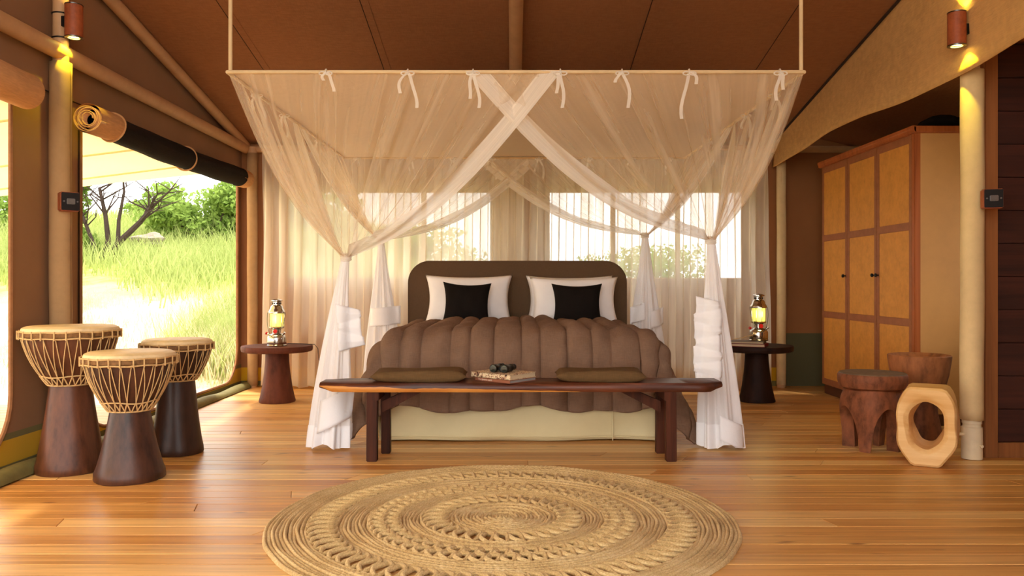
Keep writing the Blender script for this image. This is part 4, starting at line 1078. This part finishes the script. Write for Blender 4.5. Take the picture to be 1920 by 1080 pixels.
def lantern(loc, label, rz):
    t = thing('pressure_lantern', label, 'lantern', loc, 'chrome bedside lanterns', rz)
    m = MB(); m.lathe([(0.083, 0), (0.085, 0.006), (0.080, 0.012), (0.082, 0.018), (0.082, 0.070), (0.076, 0.088), (0.058, 0.102), (0.042, 0.108), (0.036, 0.112), (0.036, 0.142), (0.042, 0.146), (0.064, 0.156), (0.066, 0.166), (0.055, 0.170)], 40); m.build('tank', M['chrome'], t)
    m = MB(); m.lathe([(0.056, 0.170), (0.058, 0.175), (0.058, 0.283), (0.054, 0.287)], 36); m.build('glass', M['glow'], t)
    m = MB(); m.lathe([(0.070, 0.284), (0.073, 0.290), (0.072, 0.300), (0.062, 0.318), (0.058, 0.322), (0.056, 0.336), (0.046, 0.352), (0.034, 0.358), (0.034, 0.384), (0.046, 0.388), (0.052, 0.392), (0.052, 0.397), (0.032, 0.408), (0.012, 0.411), (0.001, 0.412)], 40); m.build('hood', M['chrome'], t)
    for k in range(8):
        a = k*PI/4+0.2; m = MB(); m.tube([(0.063*math.cos(a), 0.063*math.sin(a), 0.164), (0.065*math.cos(a), 0.065*math.sin(a), 0.288)], 0.0026, 6); m.build('guard_wire', M['chrome'], t)
    m = MB()
    for k in range(10):
        a = k*2*PI/10; m.tube([(0.0345*math.cos(a), 0.0345*math.sin(a), 0.364), (0.0345*math.cos(a), 0.0345*math.sin(a), 0.378)], 0.006, 6)
    m.build('vent_hole', M['black'], t)
    m = MB(); m.tube([(0.004, -0.036, 0.128), (0.004, -0.055, 0.128)], 0.006, 8); m.build('valve_stem', M['chrome'], t)
    m = MB(); m.tube([(0.004, -0.055, 0.128), (0.004, -0.068, 0.128)], 0.0185, 14); m.build('valve_knob', M['red'], t)
    m = MB(); m.tube([(-0.055, -0.02, 0.095), (-0.078, -0.028, 0.108)], 0.006, 8); m.build('pump_rod', M['chrome'], t)
    m = MB(); m.tube([(-0.076, -0.027, 0.107), (-0.090, -0.032, 0.113)], 0.012, 12); m.build('pump_knob', M['red'], t)
    m = MB(); m.tube([(0.05, -0.02, 0.092), (0.078, -0.03, 0.118)], 0.010, 10); m.build('filler_cap', M['chrome'], t)
    pts = [(0.078*math.cos(a), -0.01-0.075*max(0, math.sin(-a)), 0.29+0.215*math.sin(a)*(1 if math.sin(a) < 0 else 0)) for a in np.linspace(0, -PI, 24)]
    m = MB(); m.tube(pts, 0.0028, 6); m.build('carry_handle', M['silver'], t)
    d = bpy.data.lights.new('lantern_light', 'POINT'); d.energy = 0.3; d.color = (1.0, 0.85, 0.35); d.shadow_soft_size = 0.05
    l = bpy.data.objects.new('lantern_light', d); C.objects.link(l); l.parent = t; l.location = (0, -0.10, 0.23)
lantern((-2.075, 7.12, 0.502), 'chrome pressure lantern on the reddish left side table', 0.0)
bk1 = book((2.06, 7.08, 0.502), PI/2+1.15, 0.24, 0.30, 0.026, 'bookred', 'paper', 'red book under a taupe book on the right side table', 'books on the right side table')
bk2 = book((2.05, 7.08, 0.529), PI/2+1.18, 0.23, 0.29, 0.018, 'bookgrey', 'paper', 'taupe book under the lantern on the right side table', 'books on the right side table')
lantern((2.155, 7.12, 0.548), 'chrome pressure lantern on the books of the right side table', 0.0)
m = MB(); m.tube([(0, 0, 0.0), (0.10, 0.02, -0.005), (0.225, 0.05, -0.012), (0.252, 0.06, -0.05), (0.262, 0.06, -0.15), (0.33, 0.08, -0.32), (0.44, 0.10, -0.44), (0.55, 0.14, -0.503)], 0.0028, 6)
tag(m.build('power_cord', M['black'], loc=(-2.0, 7.20, 0.515)), 'thin dark cord running from the left lantern down to the floor', 'cord')
m = MB(); m.tube([(0, 0, 0), (-0.10, 0.0, -0.025), (-0.2, 0.02, -0.046), (-0.30, 0.06, -0.055), (-0.36, 0.12, -0.15), (-0.38, 0.14, -0.52)], 0.0028, 6)
tag(m.build('power_cord', M['rope'], loc=(2.09, 7.06, 0.60)), 'pale cord of the right lantern trailing behind the net', 'cord')

# ================================================================== STOOLS
def carved_stool():
    t = thing('carved_stool', 'dark four-legged carved wooden stool with grey worn top', 'stool', (2.285, 5.16, 0), 'carved wooden stools', 0.905)
    m = MB(); m.lathe([(0.150, 0.372), (0.198, 0.395), (0.208, 0.43), (0.208, 0.468), (0.202, 0.478)], 48, rad=lambda a, z: 1+0.01*math.sin(a*3), capb=True); m.build('seat_rim', M['stoolw'], t)
    m = MB(); m.lathe([(0.203, 0.476), (0.196, 0.483), (0.001, 0.480)], 48, rad=lambda a, z: 1+0.01*math.sin(a*3), capb=True, capt=False); m.build('seat_top', M['stooltop'], t)
    # body: drum with four arches cut between the legs
    bmx = bmesh.new(); n = 96; zs = 26; V = []
    def arch(a):
        q = (a % (PI/2))-PI/4
        return 0.275*math.sqrt(max(0, 1-(q/(PI/4*0.72))**2)) if abs(q) < PI/4*0.72 else 0.0
    vo = []; 
    for i in range(n):
        a = 2*PI*i/n; h0 = arch(a); ro = []; ri = []
        for j in range(zs+1):
            z = lerp(h0, 0.385, j/zs)
            rad_ = 0.172+0.016*math.exp(-((z-0.26)/0.10)**2)-0.012*math.exp(-((z-0.37)/0.03)**2)+0.006*math.sin(a*4)
            ro.append(bmx.verts.new((rad_*math.cos(a), rad_*math.sin(a), z)))
            k = rad_-0.075-0.03*sstep(0.2, 0.36, z); ri.append(bmx.verts.new((k*math.cos(a), k*math.sin(a), z)))
        vo.append((ro, ri))
    for i in range(n):
        A, B = vo[i], vo[(i+1) % n]
        for j in range(zs):
            bmx.faces.new((A[0][j], B[0][j], B[0][j+1], A[0][j+1])); bmx.faces.new((A[1][j+1], B[1][j+1], B[1][j], A[1][j]))
        bmx.faces.new((A[1][0], B[1][0], B[0][0], A[0][0]))
    bmesh.ops.recalc_face_normals(bmx, faces=bmx.faces)
    me = bpy.data.meshes.new('legs'); bmx.to_mesh(me); bmx.free(); me.polygons.foreach_set('use_smooth', [True]*len(me.polygons)); me.set_sharp_from_angle(angle=math.radians(50))
    link('carved_legs', me, M['stoolw'], t)
carved_stool()
t = thing('carved_stool', 'reddish wooden bowl-topped stool standing behind the other two stools', 'stool', (2.735, 5.46, 0), 'carved wooden stools')
m = MB(); m.lathe([(0.145, 0), (0.150, 0.012), (0.140, 0.06), (0.115, 0.18), (0.110, 0.26), (0.128, 0.32)], 40, rad=lambda a, z: 1+0.015*math.sin(a*3+z*5)); m.build('stem', M['stoolw'], t)
m = MB(); m.lathe([(0.125, 0.31), (0.160, 0.36), (0.180, 0.44), (0.195, 0.54), (0.197, 0.565), (0.190, 0.570), (0.180, 0.562), (0.165, 0.545), (0.001, 0.535)], 48, rad=lambda a, z: 1+0.012*math.sin(a*2+1)+0.006*math.sin(a*7), capb=True, capt=False); m.build('bowl_seat', M['stoolb'], t)
t = thing('ring_stool', 'pale carved wooden stool with a large oval hole through it', 'stool', (2.415, 4.72, 0), 'carved wooden stools', -0.55)
def ring_stool():
    N = 56; vs = []; fs = []; D = 0.125
    def outer(a):
        c, s = math.cos(a), math.sin(a)
        # eight-sided body: flat top and foot, bulging sides
        k = (abs(c/0.158)**2.5+abs(s/0.262)**2.5)**(-1/2.5)
        x, z = c*k, 0.228+s*k
        x *= 1-0.22*sstep(0.14, 0.0, z)
        return x*1.0, min(0.456, max(0.0, z))
    def inner(a):
        return 0.104*math.cos(a)+0.004*math.sin(a*2), 0.236+0.152*math.sin(a)
    rings = []
    for lv in ((inner, D*0.80, 0.90), (inner, D*0.93, 1.03), (inner, D*0.99, 1.13), (outer, D*0.99, 0.93), (outer, D*0.90, 0.985), (outer, D*0.70, 1.0)):
        rings.append((lv[0], -lv[1], lv[2]))
    full = rings+[(f, -y, k*(0.86 if f is inner else 1.0)) for f, y, k in reversed(rings)]
    for f, y, k in full:
        for i in range(N):
            a = 2*PI*i/N; x, z = f(a); zc = 0.228
            px, pz = x*k, zc+(z-zc)*k
            vs.append((px+0.004*math.sin(a*5+y*20), y*(1+0.06*math.sin(a*2)), max(0, pz)))
    R = len(full)
    for r_ in range(R):
        q = (r_+1) % R
        for i in range(N):
            j = (i+1) % N; fs.append((r_*N+i, r_*N+j, q*N+j, q*N+i))
    m = MB(); m.add(vs, fs); return m
ring_stool().build('ring_body', M['stoolp'], t, ang=35)

# ================================================================== WARDROBE
WX, WY0, WY1, WH = 2.96, 5.96, 7.76, 2.185
t = thing('wardrobe', 'tall three-door wardrobe with ochre hide panels and brown strips', 'wardrobe', (WX, WY0, 0))
m = MB(); m.box((0.315, 0.9, 1.12), (0.57, 1.78, 2.06)); m.build('carcass', M['wside'], t, smooth=False)
m = MB(); m.box((0.315, 0.012, 1.12), (0.572, 0.02, 2.07)); m.build('end_panel', M['wside'], t, smooth=False, bevel=0.002)
m = MB(); m.box((0.012, 0.018, 1.12), (0.045, 0.045, 2.08)); m.build('corner_post', M['wframe'], t, smooth=False, bevel=0.004)
m = MB(); m.box((0.30, 0.9, 0.045), (0.56, 1.79, 0.09)); m.build('plinth', M['plinth'], t, smooth=False)
m = MB(); m.prism([(-0.035, 2.185), (-0.035, 2.205), (-0.012, 2.205), (-0.012, 2.165), (-0.005, 2.150), (-0.02, 2.165)], 1, -0.03, 1.83); m.build('cornice_lip', M['wframe'], t, smooth=False)
m = MB(); m.box((0.285, 0.90, 2.178), (0.63, 1.86, 0.05)); m.build('cornice', M['wframe'], t, smooth=False, bevel=0.006)
zb = [0.095, 0.755, 1.475, 2.148]
for k in range(3):
    y0 = 0.045+k*0.582; y1 = y0+0.576
    m = MB(); m.box((0.012, (y0+y1)/2, (zb[0]+zb[3])/2), (0.024, y1-y0, zb[3]-zb[0])); d = m.build('door', M['wframe'], t, smooth=False, bevel=0.002)
    for j in range(3):
        a = zb[j]+0.030; b = zb[j+1]-0.030
        m = MB(); m.box((-0.002, (y0+y1)/2, (a+b)/2), (0.006, y1-y0-0.08, b-a)); m.build('panel', M['wpanel'], d, smooth=False, bevel=0.002)
    for z in zb:
        zz = min(max(z, zb[0]+0.028), zb[3]-0.028); m = MB(); m.box((-0.003, (y0+y1)/2, zz), (0.010, y1-y0, 0.058)); m.build('rail_strip', M['wtrim'], d, smooth=False, bevel=0.002)
    for yy in (y0+0.022, y1-0.022):
        m = MB(); m.box((-0.0025, yy, (zb[0]+zb[3])/2), (0.009, 0.044, zb[3]-zb[0])); m.build('stile_strip', M['wtrim'], d, smooth=False, bevel=0.002)
    ky = {0: y1-0.03, 1: y0+0.03, 2: y0+0.03}[k]
    m = MB(); m.lathe([(0.006, 0), (0.006, 0.014), (0.014, 0.018), (0.016, 0.026), (0.010, 0.034), (0.001, 0.035)], 16); kn = m.build('knob', M['black'], d, loc=(-0.007, ky, 1.115)); kn.rotation_euler = (0, -PI/2, 0)
# something dark and soft lying on top of the wardrobe
def bag(u, v):
    a = u*2*PI; b = v*PI; r = 1+0.12*math.sin(a*3+b*2)+0.08*math.sin(a*7)
    return (0.19*math.sin(b)*math.cos(a)*r, 0.15*math.sin(b)*math.sin(a)*r, 0.052+0.052*math.cos(b)*(1+0.15*math.sin(a*2)))
o = grid('folded_bag', bag, 30, 14, M['blackcloth'], loc=(3.27, 6.14, 2.209)); tag(o, 'black soft bag lying on top of the wardrobe', 'bag')

# ================================================================== RUG
RR = 1.02
t = thing('round_rug', 'round braided jute rug with open loop-work rings on the floor', 'rug', (-0.045, 3.60, 0))
def braid_ring(R, w, h, seed, z=0.0):
    n = max(40, int(2*PI*R/0.0095)); k = 7; A = np.linspace(0, 2*PI, n, endpoint=False)
    per = max(8, int(2*PI*R/0.026)); vs = np.zeros((n, k, 3)); rn = random.Random(seed); p0 = rn.uniform(0, 6)
    for j in range(k):
        b = PI*j/(k-1)
        c, s = math.cos(b), math.sin(b)
        ph = A*per+p0+(c*2.2)
        hh = s*h*(0.80+0.28*np.abs(np.sin(ph/2)))
        rr = R+c*w*0.5*(1+0.08*np.sin(A*per*0.5+p0))+0.0022*np.sin(A*9+p0)+0.0015*np.sin(A*23+seed)
        vs[:, j, 0] = rr*np.cos(A); vs[:, j, 1] = rr*np.sin(A); vs[:, j, 2] = z+0.001+hh+0.0012*np.sin(A*14+seed)*s
    i = np.arange(n); f = []
    for j in range(k-1):
        a = i*k+j; b = ((i+1) % n)*k+j
        f.append(np.stack([a, a+1, b+1, b], 1))
    return fastmesh('braid', vs.reshape(-1, 3), np.concatenate(f), M['jute'], t, smooth=True)
wv = 0.0162
def band(r0, r1, seed):
    n = max(1, round((r1-r0)/wv)); w = (r1-r0)/n
    for i in range(n): braid_ring(r0+w*(i+0.5), w*1.12, 0.0165+0.003*math.sin(seed+i*2.1), seed*31+i)
band(0.004, 0.245*RR, 1); band(0.346*RR, 0.45*RR, 2); band(0.571*RR, 0.713*RR, 3); band(0.825*RR, RR, 4)
def loop_mesh(L, w):
    """a twisted cord loop lying flat, long axis x"""
    m = MB()
    for s in (0, 1):
        pts = []
        for k in range(13):
            a = k/12; x = lerp(-L/2, L/2, a); y = w*0.42*math.sin(a*PI)*(1 if s else -1)+w*0.10*math.sin(a*2*PI)
            pts.append((x, y, 0.011+0.007*math.sin(a*PI+s*1.0)))
        m.tube(pts, [0.0085+0.002*math.sin(k/12*PI)+0.0012*math.sin(k*2.1) for k in range(13)], 8)
    o = m.build('loop', M['jute'], t); return o
for r0, r1, n in ((0.825, 0.713, 76), (0.571, 0.51, 58), (0.51, 0.45, 52), (0.346, 0.245, 32)):
    ra, rb = r0*RR, r1*RR; L = (ra-rb)*1.15; rm_ = (ra+rb)/2; o0 = None
    for i in range(n):
        a = 2*PI*i/n
        if o0 is None: o0 = loop_mesh(L, 2*PI*rm_/n*1.0); o = o0
        else: o = o0.copy(); C.objects.link(o)
        o.location = (rm_*math.cos(a), rm_*math.sin(a), 0.001*math.sin(i*3.0)); o.rotation_euler = (0, 0, a+0.38+0.06*math.sin(i*5.1))
